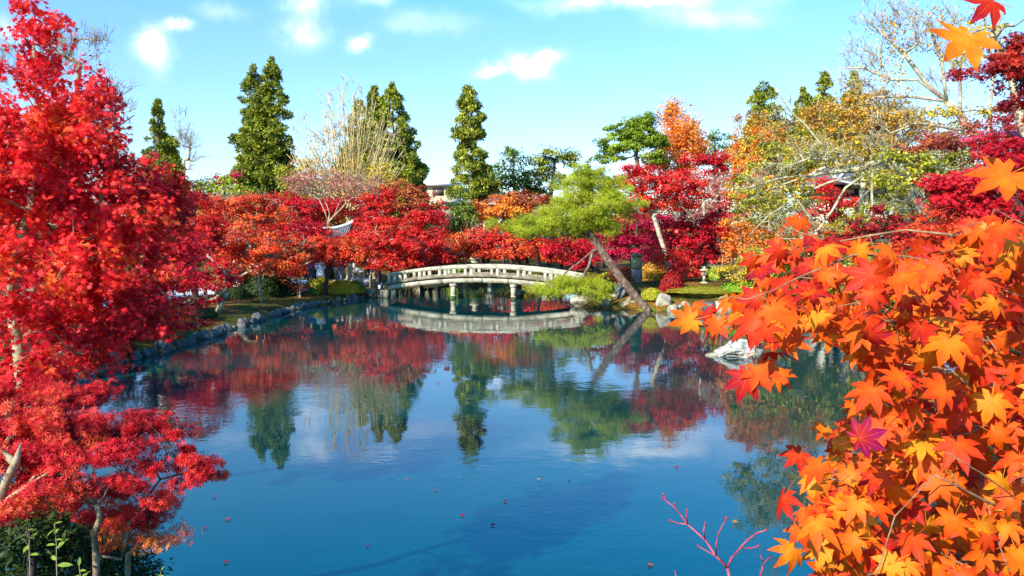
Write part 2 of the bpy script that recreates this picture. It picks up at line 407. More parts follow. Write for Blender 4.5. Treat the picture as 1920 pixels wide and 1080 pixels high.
gx = axis_pts(-900, 900, -20, 22, .35, 60); gy = axis_pts(-60, 1500, -2, 62, .35, 60)
GX, GY = np.meshgrid(gx, gy); nx, ny = len(gx), len(gy)
GZ = gh(GX.ravel(), GY.ravel())
ii = (np.arange(ny - 1)[:, None] * nx + np.arange(nx - 1)[None]).ravel()
def ground_mat():
    m, nt = new_mat('mossy_ground')
    tcn = N(nt, 'ShaderNodeTexCoord'); a = N(nt, 'ShaderNodeTexNoise'); a.inputs['Scale'].default_value = .55; a.inputs['Detail'].default_value = 8
    b = N(nt, 'ShaderNodeTexNoise'); b.inputs['Scale'].default_value = 7; b.inputs['Detail'].default_value = 9; b.inputs['Roughness'].default_value = .7
    nt.links.new(tcn.outputs['Object'], a.inputs[0]); nt.links.new(tcn.outputs['Object'], b.inputs[0])
    f = mth(nt, 'ADD', mth(nt, 'MULTIPLY', a.outputs[0], .7), mth(nt, 'MULTIPLY', b.outputs[0], .35))
    c = ramp(nt, [(.03, .02, .012), (.04, .036, .01), (.085, .08, .01), (.13, .09, .015), (.20, .05, .02)], f, .36, .70)
    # fallen leaves
    vo = N(nt, 'ShaderNodeTexVoronoi'); vo.inputs['Scale'].default_value = 9; nt.links.new(tcn.outputs['Object'], vo.inputs[0])
    sel = mth(nt, 'MULTIPLY', mth(nt, 'LESS_THAN', vo.outputs['Distance'], .33), mth(nt, 'GREATER_THAN', a.outputs[0], .5))
    x = N(nt, 'ShaderNodeMix', data_type='RGBA'); nt.links.new(sel, x.inputs[0]); nt.links.new(c, x.inputs[6]); x.inputs[7].default_value = (.5, .09, .03, 1)
    p = N(nt, 'ShaderNodeBsdfPrincipled'); p.inputs['Roughness'].default_value = .95; p.inputs['Specular IOR Level'].default_value = .1
    nt.links.new(x.outputs[2], p.inputs['Base Color'])
    bm = N(nt, 'ShaderNodeBump'); bm.inputs['Strength'].default_value = .8; bm.inputs['Distance'].default_value = .06
    nt.links.new(b.outputs[0], bm.inputs['Height']); nt.links.new(bm.outputs[0], p.inputs['Normal'])
    o = N(nt, 'ShaderNodeOutputMaterial'); nt.links.new(p.outputs[0], o.inputs[0]); return m
ground = mk('ground', np.stack([GX.ravel(), GY.ravel(), GZ], 1), [np.stack([ii, ii + 1, ii + nx + 1, ii + nx], 1)], ground_mat(), smooth=True)
tag(ground, kind='structure')

def water_mat():
    m, nt = new_mat('pond_water')
    tcn = N(nt, 'ShaderNodeTexCoord')
    def nzs(scale, det, str_=(1, 1, 1), rgh=.5):
        mp = N(nt, 'ShaderNodeMapping'); mp.inputs['Scale'].default_value = str_; nt.links.new(tcn.outputs['Object'], mp.inputs[0])
        n = N(nt, 'ShaderNodeTexNoise'); n.inputs['Scale'].default_value = scale; n.inputs['Detail'].default_value = det; n.inputs['Roughness'].default_value = rgh
        nt.links.new(mp.outputs[0], n.inputs['Vector']); return n.outputs['Fac']
    patch = ramp(nt, [(.12,) * 3, (1,) * 3], nzs(.16, 2), .42, .62)
    h1 = nzs(2.6, 2, (1, 1.0, 1)); h2 = nzs(9, 2, (.8, 1.2, 1)); h3 = nzs(.5, 1)
    h = mth(nt, 'ADD', mth(nt, 'MULTIPLY', h3, .45), mth(nt, 'MULTIPLY', mth(nt, 'ADD', mth(nt, 'MULTIPLY', h1, .35), mth(nt, 'MULTIPLY', h2, .12)), patch))
    b = N(nt, 'ShaderNodeBump'); b.inputs['Strength'].default_value = 1; b.inputs['Distance'].default_value = .012
    nt.links.new(h, b.inputs['Height'])
    p = N(nt, 'ShaderNodeBsdfPrincipled'); p.inputs['Roughness'].default_value = .015; p.inputs['IOR'].default_value = 1.8; p.inputs['Specular Tint'].default_value = (.75, .92, 1.0, 1)
    c = ramp(nt, [(.000, .028, .032), (.001, .042, .042)], nzs(.12, 3), .35, .65)
    nt.links.new(c, p.inputs['Base Color']); nt.links.new(b.outputs[0], p.inputs['Normal'])
    o = N(nt, 'ShaderNodeOutputMaterial'); nt.links.new(p.outputs[0], o.inputs[0]); return m
mbw = MB(); mbw.add([(-14, 2.5, 0), (18, 2.5, 0), (18, 58, 0), (-14, 58, 0)], [(0, 1, 2, 3)])
tag(mbw.build('water', water_mat()), kind='structure')

# far wooded hill seen in the gap between the cypresses
def hill(name, cx, cy, rx, ry, h, seed):
    rs = np.random.default_rng(seed); n = 110
    U, Vv = np.meshgrid(np.linspace(-1, 1, n), np.linspace(-1, 1, n // 2)); 
    r = np.clip(1 - U ** 2 - Vv ** 2, 0, 1); Z = h * r ** .7 - 2
    for i in range(n // 2):
        for j in range(n):
            p = Vector((U[i, j] * rx / 5, Vv[i, j] * ry / 5, seed)); Z[i, j] += r[i, j] * (3.2 * mnoise.noise(p) + 1.6 * abs(mnoise.noise(p * 2.3)))
    id_ = (np.arange(n // 2 - 1)[:, None] * n + np.arange(n - 1)[None]).ravel()
    o = mk(name, np.stack([cx + U.ravel() * rx, cy + Vv.ravel() * ry, Z.ravel()], 1), [np.stack([id_, id_ + 1, id_ + n + 1, id_ + n], 1)],
           noisemat('wooded_hillside', [(.05, .09, .06), (.11, .15, .07), (.22, .19, .09)], .25, 8, bump=1, bdist=1.5, lo=.35, hi=.65), smooth=True)
    tag(o, kind='structure')
hill('hill', -60, 330, 95, 60, 25, 3)

# ---------------------------------------------------------------- tree builders
def blobs_world(blobs, D):
    out = []
    for b in blobs:
        dd = D + (b[4] if len(b) > 4 else 0)
        rx, rz = m_(b[2], dd), m_(b[3], dd)
        ry = b[5] if len(b) > 5 else min(max(.75 * rx, .3), 3.2)
        out.append((W(b[0], b[1], dd), np.array([rx, ry, rz])))
    return out
def sample_blobs(bw, n, rng, shell=.45):
    vol = np.array([r[0] * r[2] for c, r in bw]); idx = rng.choice(len(bw), n, p=vol / vol.sum())
    d = nrm(rng.normal(size=(n, 3))); rr = (shell + (1 - shell) * rng.random(n)) ** .8
    C = np.array([bw[i][0] for i in idx]); Rr = np.array([bw[i][1] for i in idx])
    return C + d * Rr * rr[:, None], d
def ground_under(p, sink=.1): 
    return np.array([p[0], p[1], max(G(p[0], p[1]), -.3) - sink])
def auto_trunk(bw, D, rng, base=None):
    c = sum(b[0] * b[1][0] * b[1][2] for b in bw) / sum(b[1][0] * b[1][2] for b in bw)
    q = np.array(c if base is None else base, float)
    for _ in range(60):                              # walk the foot of the tree ashore
        s0 = float(sdist([q[0]], [q[1]])[0])
        if s0 > .35: break
        gx_ = float(sdist([q[0] + .2], [q[1]])[0]) - s0; gy_ = float(sdist([q[0]], [q[1] + .2])[0]) - s0; l_ = math.hypot(gx_, gy_) + 1e-9
        q[0] += .25 * gx_ / l_; q[1] += .25 * gy_ / l_
    b0 = ground_under(q)
    top = c.copy(); top[2] = max(b[0][2] + b[1][2] * .4 for b in bw)
    m = (b0 + c) / 2 + np.array([rng.normal(0, .15), 0, 0])
    return [b0, m, c, top]
seedc = [10]
def psn(C, rng, f):
    o = np.zeros(len(C))
    for k in range(5):
        d = nrm(rng.normal(0, 1, 3)); o += np.sin(C @ d * f * (1 + .5 * k) * 1.7 + rng.random() * 6.28) * (1 - .12 * k)
    return o / 2.4

def tree(name, label, D, blobs, pal, trunk=None, tr=.12, bark='dark', ls=None, dens=5.5, pr=None, flat=.42, group=None, tmpl=T_QUAD,
         cat='tree', br=60, nz=.22, cz=.22, tip=.012, extra=None, up_n=.7, twig=0, mat=None, wig=.07, shell=.45, lsv=.3, droop=0., trans=.32, gap=-.42):
    seedc[0] += 1; rng = np.random.default_rng(seedc[0])
    bw = blobs_world(blobs, D)
    area = sum(math.pi * r[0] * r[2] for c, r in bw)
    ls = ls or max(.085, .0026 * D)
    pr = pr or max(.28, .011 * D)
    ncl = int(np.clip(area / (pr * pr * .55), 12, 420))
    CC, dd = sample_blobs(bw, ncl, rng, shell)
    cen = sum(b[0] for b in bw) / len(bw); strayc = rng.random(ncl) < .14
    CC[strayc] += dd[strayc] * np.array([1, .7, .6]) * pr * rng.uniform(.6, 1.5, strayc.sum())[:, None]
    nleaf = int(dens * area / (ls * ls * .36))
    per = rng.choice(ncl, nleaf)
    off = rng.normal(0, 1, (nleaf, 3)); off = off / np.maximum(1, np.linalg.norm(off, axis=1)[:, None] / 1.7)
    pscale = pr * rng.uniform(.45, 1.2, ncl); pscale[strayc] *= .55
    C = CC[per] + off * pscale[per][:, None] * np.array([.75, .75, .75 * flat])
    C[:, 2] -= droop * (off[:, 0] ** 2 + off[:, 1] ** 2) * pscale[per]
    Nn = np.array([0, 0, up_n]) + .45 * nrm(off) + .25 * dd[per] + rng.normal(0, .45, (nleaf, 3))
    Y = rng.normal(0, 1, (nleaf, 3)) + off * .8
    ct = rng.normal(.5, cz, ncl) + .14 * np.array([mnoise.noise(Vector(p * .6)) * 2 for p in CC])
    t = ct[per] + rng.normal(0, nz, nleaf)
    S = ls * rng.uniform(1 - lsv, 1 + lsv, nleaf)
    q = psn(C, rng, 1.1 / pr); keep = q > gap; t = t + .16 * psn(C, rng, .35 / pr)
    C, Nn, Y, t, S = C[keep], Nn[keep], Y[keep], t[keep], S[keep]
    trk = [W(p[0], p[1], D + (p[2] if len(p) > 2 else 0)) for p in trunk] if trunk else auto_trunk(bw, D, rng)
    if trunk:
        b0 = ground_under(trk[0]); 
        if abs(b0[2] - trk[0][2]) > .12: trk = [b0] + trk
    ex = [[W(p[0], p[1], D + (p[2] if len(p) > 2 else 0)) for p in l] for l in extra] if extra else None
    origin = trk[0]
    root = thing(name, label, cat, tuple(origin), 0, group)
    tg = CC[rng.permutation(ncl)[:br]]
    mb, P, rad = grow(trk, tr, tg, rng, tip=tip, seg=max(.3, .012 * D), extra=ex, wig=wig)
    if twig:
        for c in CC[rng.permutation(ncl)[:twig]]:
            for k in range(4):
                d = rng.normal(0, 1, 3) * np.array([1, 1, .6]) + np.array([0, 0, .4]); d = d / np.linalg.norm(d) * pr * 1.5
                mid = c + d * .5 + rng.normal(0, .06, 3) * pr; mb.tube([c, mid, c + d], [tip, tip * .8, tip * .45], 3)
    o = mb.build('trunk', BARK[bark](), root, smooth=True); o.location = -Vector(origin)
    l = leaves('crown', C, Nn, Y, S, t, tmpl, mat or leafmat(pal), root); l.location = -Vector(origin)
    return root

def conifer(name, label, D, spires, pal='conifer', base=None, ls=None, dens=3.2, tr=.22, group=None, clump=None, bottom=None, trunkpx=None, hole=.0, cat='tree', bark='brown'):
    """spires: list of (px_top, py_top, py_bottom, half width px at the bottom, power)"""
    seedc[0] += 1; rng = np.random.default_rng(seedc[0])
    ls = ls or .0034 * D; clump = clump or m_(13, D)
    CC, RR, AX = [], [], []
    for (px, pt, pb, hw, pw) in spires:
        top, bot = W(px, pt, D), W(px, pb, D); H = top[2] - bot[2]; w_ = m_(hw, D)
        n = int(2.7 * H * w_ / (clump ** 2) + 10)
        h = rng.random(n * 3)
        keep = rng.random(n * 3) < (1 - h) ** pw * .9 + .15; h = h[keep][:n]
        a = rng.random(len(h)) * 2 * math.pi
        prof = w_ * (1 - h) ** pw * np.minimum(1, .42 + (1 - h) * 6) * (.86 + .22 * np.sin(h * 23 + rng.random() * 6) * rng.random()) 
        rr = np.maximum(prof - clump * .5, 0) * rng.uniform(.35, 1.08, len(h))
        C = np.stack([top[0] + rr * np.cos(a), D + rr * np.sin(a), bot[2] + h * H * .97], 1)
        CC.append(C); RR.append(clump * rng.uniform(.55, 1.15, len(h)) * (1 - .45 * h)); AX.append(np.stack([np.cos(a), np.sin(a), np.zeros(len(h))], 1))
    CC = np.concatenate(CC); RR = np.concatenate(RR); AX = np.concatenate(AX)
    ncl = len(CC); per_n = (dens * math.pi * RR ** 2 / (ls * ls * .25) * 1.0).astype(int) + 6
    per = np.repeat(np.arange(ncl), per_n); n = len(per)
    d = nrm(rng.normal(0, 1, (n, 3)) + AX[per] * .35 + np.array([0, 0, .25]))
    C = CC[per] + d * (RR[per] * rng.uniform(.35, .95, n))[:, None] * np.array([1, 1, .78])
    Y = d + rng.normal(0, .35, (n, 3)) + np.array([0, 0, .25])
    Nn = rng.normal(0, 1, (n, 3)) + np.array([0, 0, .5])
    t = rng.normal(.5, .17, ncl)[per] + rng.normal(0, .2, n)
    q = psn(C, rng, 1.3 / clump); kk = q > -.62
    C, Y, Nn, t, per = C[kk], Y[kk], Nn[kk], t[kk], per[kk]; n = len(C)
    dead = rng.random(ncl) < .03
    t = np.where(dead[per], t * .5, t)
    b0 = trunkpx or (spires[0][0], 470)
    p0 = ground_under(W(b0[0], b0[1], D)); root = thing(name, label, cat, tuple(p0), 0, group)
    mb = MB()
    for i, (px, pt, pb, hw, pw) in enumerate(spires):
        top = W(px, pt + 6, D); bx = p0 if i == 0 else p0 + np.array([.4 * i, .3, 0])
        mb.tube([bx, (bx * .6 + np.array([top[0], D, bx[2] + 0]) * .4) * [1, 1, 0] + np.array([0, 0, (bx[2] * .6 + top[2] * .4)]), top], [tr, tr * .75, tr * .12], 8)
    for c in CC[rng.permutation(ncl)[:90]]:
        ax = np.array([np.interp(c[2], [p0[2], 30], [p0[0], p0[0]]), D, c[2] - .3])
        sp = min(spires, key=lambda s: abs(W(s[0], s[1], D)[0] - c[0])); ax[0] = W(sp[0], sp[1], D)[0]
        if np.linalg.norm(ax - c) > .2: mb.tube([ax, (ax + c) / 2 + np.array([0, 0, .08]), c], [tr * .22, tr * .15, tr * .06], 4)
    o = mb.build('trunk', BARK[bark](), root, smooth=True); o.location = -Vector(p0)
    l = leaves('crown', C, Nn, Y, ls * rng.uniform(.7, 1.25, n), t, T_TUFT, leafmat(pal, .2), root); l.location = -Vector(p0)
    return root

def pine(name, label, D, pads, pal, trunk, tr, extra=None, ls=.13, dens=1.0, bark='red', cat='pine tree', tip=.02, br=60, tuft_n=11, thick=1.0):
    """pads: ellipses in pixels; each is filled with radiating needle tufts"""
    seedc[0] += 1; rng = np.random.default_rng(seedc[0])
    bw = blobs_world(pads, D)
    CS, T0, TC = [], [], []
    for c, r in bw:
        n = int(dens * 26 * r[0] * r[1] / (ls * ls * 4) * (1 + 1.1 * r[2] / ls * .25)) + 14
        ks = max(8, int(16 * r[0] * r[1])); d = nrm(rng.normal(0, 1, (ks, 3))); sc = c + d * r * (rng.random(ks) ** .4)[:, None] * .95
        pi = rng.integers(0, ks, n); p = sc[pi] + rng.normal(0, 1, (n, 3)) * ls * np.array([1.1, 1.1, .6]) + np.array([0, 0, .03])
        CS.append(p); T0.append(rng.normal(.5, .16, ks)[pi])
    CS = np.concatenate(CS); T0 = np.concatenate(T0)
    n = len(CS); k = tuft_n
    C = np.repeat(CS, k, 0); base_dir = nrm(np.array([0, 0, .75]) + rng.normal(0, .45, (n, 3)))
    d = nrm(np.repeat(base_dir, k, 0) * .9 + rng.normal(0, .62, (n * k, 3)))
    t = np.repeat(T0 + rng.normal(0, .16, n), k) + rng.normal(0, .15, n * k)
    trk = [W(p[0], p[1], D + (p[2] if len(p) > 2 else 0)) for p in trunk]
    b0 = ground_under(trk[0], .15)
    if abs(b0[2] - trk[0][2]) > .25: trk = [b0] + trk
    origin = trk[0]; root = thing(name, label, cat, tuple(origin))
    ex = [[W(p[0], p[1], D + (p[2] if len(p) > 2 else 0)) for p in l] for l in extra] if extra else None
    TG = []
    for c, r in bw:
        m = max(3, int(r[0] * r[1] * 4)); a = rng.random(m) * 6.283; q = np.sqrt(rng.random(m))
        TG.append(np.stack([c[0] + r[0] * q * np.cos(a) * .85, c[1] + r[1] * q * np.sin(a) * .85, np.full(m, c[2] - r[2] * .3)], 1))
    TG = np.concatenate(TG); TG = TG[rng.permutation(len(TG))[:br]]
    mb, P, rad = grow(trk, tr, TG, rng, tip=tip, seg=.35, extra=ex, up=.3, wig=.09, skip=.5, sides=10)
    o = mb.build('trunk', BARK[bark](), root, smooth=True); o.location = -Vector(origin)
    tm = (T_NEEDLE[0] * np.array([thick, 1, 1]), T_NEEDLE[1])
    l = leaves('crown', C, rng.normal(0, 1, (n * k, 3)), d, ls * rng.uniform(.7, 1.15, n * k), t, tm, leafmat(pal, .25), root); l.location = -Vector(origin)
    return root

def bare_tree(name, label, D, trunk, limbs, tips, tr, bark='pale', pal=None, blobs=None, dens=.5, tip=.01, twigs=5, tl=.8, ls=None, upw=.5, wig=.08, group=None, tmpl=T_QUAD, sides=7, seg=None, spread=1.0, blob_n=80):
    """tips: list of (cx,cy,rx,ry,n) pixel ellipses in which branch ends are scattered"""
    seedc[0] += 1; rng = np.random.default_rng(seedc[0])
    trk = [W(p[0], p[1], D + (p[2] if len(p) > 2 else 0)) for p in trunk]
    b0 = ground_under(trk[0])
    if abs(b0[2] - trk[0][2]) > .2: trk = [b0] + trk
    ex = [[W(p[0], p[1], D + (p[2] if len(p) > 2 else 0)) for p in l] for l in limbs]
    TG = []
    for (cx, cy, rx, ry, n) in tips:
        c = W(cx, cy, D); d = nrm(rng.normal(0, 1, (n, 3))) * (rng.random(n) ** .4)[:, None]
        TG.append(c + d * np.array([m_(rx, D), min(m_(rx, D) * .7, 2.5) * spread, m_(ry, D)]))
    TG = np.concatenate(TG); origin = trk[0]; root = thing(name, label, 'tree', tuple(origin), 0, group)
    mb, P, rad = grow(trk, tr, TG, rng, tip=tip, seg=seg or max(.25, .011 * D), extra=ex, wig=wig, sides=sides, up=.35)
    for c in TG:
        b = P[np.argmin(np.linalg.norm(P[:len(trk) * 3] - c, axis=1))]; o = nrm(c - b)
        for k in range(twigs):
            d = nrm(o * .8 + rng.normal(0, .55, 3) + np.array([0, 0, upw])) * tl * rng.uniform(.5, 1.1)
            st = c - o * rng.random() * tl * .6
            mid = st + d * .5 + rng.normal(0, .05, 3) * tl; mb.tube([st, mid, st + d], [tip * .9, tip * .7, tip * .35], 3)
            if twigs > 3:
                for q in range(2):
                    d2 = nrm(d + rng.normal(0, .5, 3) * tl) * tl * .45; mb.tube([mid, mid + d2], [tip * .6, tip * .3], 3)
    o = mb.build('trunk', BARK[bark](), root, smooth=True); o.location = -Vector(origin)
    if pal:
        bw = blobs_world(blobs, D); ls = ls or max(.085, .0026 * D); area = sum(math.pi * r[0] * r[2] for c, r in bw)
        CC, dd = sample_blobs(bw, blob_n, rng); n = int(dens * area / (ls * ls * .36)); per = rng.choice(blob_n, n)
        pr = max(.25, .011 * D)
        C = CC[per] + rng.normal(0, pr * .6, (n, 3)) * np.array([1, 1, .5])
        l = leaves('crown', C, rng.normal(0, .6, (n, 3)) + [0, 0, .6], rng.normal(0, 1, (n, 3)), ls * rng.uniform(.7, 1.2, n), rng.normal(.5, .2, blob_n)[per] + rng.normal(0, .2, n), tmpl, leafmat(pal), root)
        l.location = -Vector(origin)
    return root

def shrub(name, label, p, r, pal, ls=.07, dens=4, clipped=True, group=None, seed=0, tmpl=T_QUAD, cat='shrub'):
    """clipped round shrub: shell of leaves over short stems. p = ground point, r = (rx,ry,height)"""
    rng = np.random.default_rng(500 + seed)
    n = int(dens * 2 * math.pi * r[0] * r[2] / (ls * ls * .36))
    d = nrm(rng.normal(0, 1, (n, 3))); d[:, 2] = np.abs(d[:, 2]) * 1.05 - .12
    bump = np.array([1 + .13 * mnoise.noise(Vector(q * 2.3 + seed)) + .06 * mnoise.noise(Vector(q * 6 + seed)) for q in d]) if n < 60000 else 1
    rr = (rng.uniform(.72, 1.0, n) ** (.5 if clipped else 1.2)) * bump
    C = d * np.array([r[0], r[1], r[2]]) * rr[:, None]; C[:, 2] = np.maximum(C[:, 2] + .08 * r[2], .01)
    root = thing(name, label, cat, tuple(p), 0, group)
    mb = MB()
    for k in range(7):
        a = rng.random() * 6.28; q = np.array([math.cos(a) * r[0] * .6, math.sin(a) * r[1] * .6, r[2] * rng.uniform(.5, .8)])
        mb.tube([(q[0] * .1, q[1] * .1, -.1), q * [.5, .5, .5], q], [.03, .02, .008], 5)
    mb.build('stem', BARK['brown'](), root)
    leaves('foliage', C, d + rng.normal(0, .4, (n, 3)), rng.normal(0, 1, (n, 3)), ls * rng.uniform(.7, 1.2, n), rng.normal(.5, .25, n), tmpl, leafmat(pal), root)
    return root

# ================================================================ STONE BRIDGE
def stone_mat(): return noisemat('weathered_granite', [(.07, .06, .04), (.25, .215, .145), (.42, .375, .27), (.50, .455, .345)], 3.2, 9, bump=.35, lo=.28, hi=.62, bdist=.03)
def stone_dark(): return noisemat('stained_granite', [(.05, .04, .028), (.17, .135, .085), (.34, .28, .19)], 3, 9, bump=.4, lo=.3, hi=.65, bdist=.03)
def build_bridge():
    th = R(11.5); L = 10.2; Wd = 1.75
    c = np.array([-1.52, 40.0, 0])          # middle of the near face
    ax = np.array([math.cos(th), -math.sin(th), 0]); pp = np.array([math.sin(th), math.cos(th), 0])
    root = thing('stone_bridge', 'weathered pale stone arched footbridge with open railings spanning the pond', 'bridge', tuple(c))
    def zc(s): return .84 - .47 * (abs(s) / (L / 2)) ** 2          # underside of the edge beam
    def pt(s, o, z): return ax * s + pp * o + np.array([0, 0, z])
    def strip(mb, s0, s1, o0, o1, z0, z1, n=24, fz=zc):
        S = np.linspace(s0, s1, n + 1); V = []
        for s in S:
            for (o, z) in ((o0, z0), (o1, z0), (o1, z1), (o0, z1)): V.append(pt(s, o, fz(s) + z))
        F = [(0, 1, 2, 3), tuple(n * 4 + k for k in (3, 2, 1, 0))]
        for i in range(n):
            for k in range(4): F.append((i * 4 + k, (i + 1) * 4 + k, (i + 1) * 4 + (k + 1) % 4, i * 4 + (k + 1) % 4))
        mb.add(V, F)
    st, sd = stone_mat(), stone_dark()
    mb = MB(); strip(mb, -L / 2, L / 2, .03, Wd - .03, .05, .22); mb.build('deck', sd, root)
    for o in (0, Wd):
        sg = 1 if o == 0 else -1
        for (a, b) in ((-L / 2, -2.02), (-2.0, .06), (.08, 1.38), (1.4, L / 2)):
            mb = MB(); strip(mb, a, b, o - .02 * sg, o + .26 * sg, 0, .235, 10); mb.build('edge_beam', st, root)
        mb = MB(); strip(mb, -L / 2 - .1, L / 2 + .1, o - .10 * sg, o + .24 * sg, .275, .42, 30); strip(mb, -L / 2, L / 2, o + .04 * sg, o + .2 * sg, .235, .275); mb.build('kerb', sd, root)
        mb = MB(); strip(mb, -L / 2 + .1, L / 2 - .1, o - .04 * sg, o + .17 * sg, .69, .86, 30); mb.build('top_rail', st, root)
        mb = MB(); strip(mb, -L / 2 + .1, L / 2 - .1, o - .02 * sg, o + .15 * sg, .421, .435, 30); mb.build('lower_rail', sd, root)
        for i in range(16):
            s = -L / 2 + .22 + (i // 2) * (L - .75) / 7 + (.30 if i % 2 else 0)
            wdt = .13 if i % 2 == 0 else .15
            mb = MB(); z = zc(s); V = []
            for (ss, oo) in ((s - wdt / 2, o - .06 * sg), (s + wdt / 2, o - .06 * sg), (s + wdt / 2, o + .13 * sg), (s - wdt / 2, o + .13 * sg)):
                V.append(pt(ss, oo, z + .40))
            for v in list(V): V.append(v + np.array([0, 0, .295]))
            mb.add(V, [(0, 1, 2, 3), (4, 5, 6, 7), (0, 1, 5, 4), (1, 2, 6, 5), (2, 3, 7, 6), (3, 0, 4, 7)]); mb.build('post', st, root)
    for s in (-1.52, 1.60):
        z = zc(s)
        cb = MB(); rot = np.array([ax, pp, [0, 0, 1]]).T
        cb.box(pt(s, Wd / 2, z - .10), (.30, Wd - .02, .17), rot, .02); cb.build('cross_beam', st, root)
        for o in (.14, Wd - .14):
            mb = MB(); mb.prism(8, [(-1.4, .145), (z - .60, .14), (z - .585, .13), (z - .575, .14), (z - .19, .135)], pt(s, o, 0), R(22.5))
            pr_ = mb.build('pier', st, root)
            mb = MB(); mb.prism(8, [(-1.4, .155), (.06, .152), (.14, .147)], pt(s, o, 0), R(22.5)); mb.build('pier_foot', noisemat('algae_stone', [(.02, .025, .012), (.06, .07, .03), (.14, .13, .07)], 8, 6), pr_)
    return c, ax, pp, L, Wd
BR = build_bridge()

# ================================================================ ROCKS, EDGING
def rock_arrays(size, seed, sub=4, nplanes=11, rough=.07):
    rs = np.random.default_rng(seed); bm = bmesh.new(); bmesh.ops.create_icosphere(bm, subdivisions=sub, radius=1)
    D = np.array([v.co[:] for v in bm.verts]); F = np.array([[v.index for v in f.verts] for f in bm.faces]); bm.free()
    D = nrm(D); nn = nrm(rs.normal(0, 1, (nplanes, 3))); dist = rs.uniform(.62, 1.0, nplanes)
    dots = D @ nn.T; r = np.where(dots > .12, dist[None] / np.maximum(dots, .12), 9).min(1); r = np.minimum(r, 1.15)
    V = D * r[:, None]
    nzv = np.array([mnoise.noise(Vector(p * 2.2) + Vector((seed, 0, 0))) + .5 * mnoise.noise(Vector(p * 6) + Vector((0, seed, 0))) for p in V])
    V *= (1 + rough * nzv)[:, None] * 1.0
    return V * np.array(size), F
def rockmat(kind='grey'):
    if kind == 'white': return noisemat('white_rock', [(.08, .07, .06), (.27, .25, .21), (.44, .41, .36)], 7, 10, bump=1.0, lo=.36, hi=.56, moss=(.20, .22, .03), moss_z=1.2)
    if kind == 'pale': return noisemat('pale_rock', [(.07, .06, .04), (.24, .21, .15), (.42, .38, .29)], 2.6, 9, bump=.8, lo=.3, hi=.6, moss=(.20, .20, .02), moss_z=.75)
    return noisemat('grey_rock', [(.022, .022, .020), (.085, .082, .078), (.19, .18, .17)], 3.5, 9, bump=.7, lo=.3, hi=.65, moss=(.09, .10, .02), moss_z=1.1)
def rock(name, label, p, size, seed, kind='grey', rz=0, group=None, sub=4, cat='rock', rough=.08, tilt=0):
    V, F = rock_arrays(size, seed, sub, rough=rough)
    o = mk(name, V, [F], rockmat(kind), smooth=False); o.location = p; o.rotation_euler = (0, tilt, rz)
    return tag(o, label, cat, group)
rs = np.random.default_rng(5)
def along(pts, step):
    P = [np.array(p, float) for p in pts]; out = []; carry = 0
    for a, b in zip(P[:-1], P[1:]):
        L = np.linalg.norm(b - a); s = carry
        while s < L: out.append((a + (b - a) * s / L, (b - a) / L)); s += step * rs.uniform(.8, 1.25)
        carry = s - L
    return out
proto_r = []
for k in range(6):
    V, F = rock_arrays((1, .8, .85), 40 + k, 3, rough=.1); me = mk('edging_stone', V, [F], rockmat('grey')); proto_r.append(me)
for i, (p, d) in enumerate(along(POND[3:11], .46)):
    o = proto_r[i % 6] if i < 6 else proto_r[i % 6].copy()
    if i >= 6: COL.objects.link(o)
    s = rs.uniform(.11, .27); n = np.array([-d[1], d[0]])
    o.location = (p[0] + n[0] * rs.uniform(-.02, .14), p[1] + n[1] * .05, rs.uniform(.0, .12)); o.scale = (s * rs.uniform(.9, 1.3), s, s * rs.uniform(.85, 1.35))
    o.rotation_euler = (rs.uniform(-.3, .3), rs.uniform(-.3, .3), rs.random() * 6)
    tag(o, 'low grey boulder in the shaded edging row along the left shore of the pond', 'rock', 'edging boulders along the left shore')
# stone retaining wall under the left end of the bridge
def wall(name, label, a, b, z0, z1, thick, mat):
    a = np.array(a); b = np.array(b); d = (b - a) / np.linalg.norm(b - a); n = np.array([-d[1], d[0]]); c = (a + b) / 2
    root = thing(name, label, 'wall', (c[0], c[1], 0)); L = np.linalg.norm(b - a); k = max(2, int(L / .62)); rot = np.array([[d[0], n[0], 0], [d[1], n[1], 0], [0, 0, 1]])
    H = z1 - z0
    for j in range(2):
        x = -L / 2
        while x < L / 2 - .15:
            w_ = min(rs.uniform(.5, .85), L / 2 - x); q = rot @ np.array([x + w_ / 2, 0, 0]); m = MB()
            m.box((q[0], q[1], z0 + H * (j + .5) / 2), (w_ - .015, thick, H / 2 - .012), rot, .03); m.build('stone_block', mat, root); x += w_
    return root
e0 = BR[0] - BR[1] * BR[3] / 2; e1 = BR[0] + BR[1] * BR[3] / 2
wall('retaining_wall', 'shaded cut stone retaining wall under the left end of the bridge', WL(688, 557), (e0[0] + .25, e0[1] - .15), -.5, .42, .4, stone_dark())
wall('retaining_wall', 'pale cut stone retaining wall below the right end of the bridge', (e1[0] - .1, e1[1] - .9), (e1[0] + 1.5, e1[1] - 2.6), -.5, .52, .4, stone_mat())
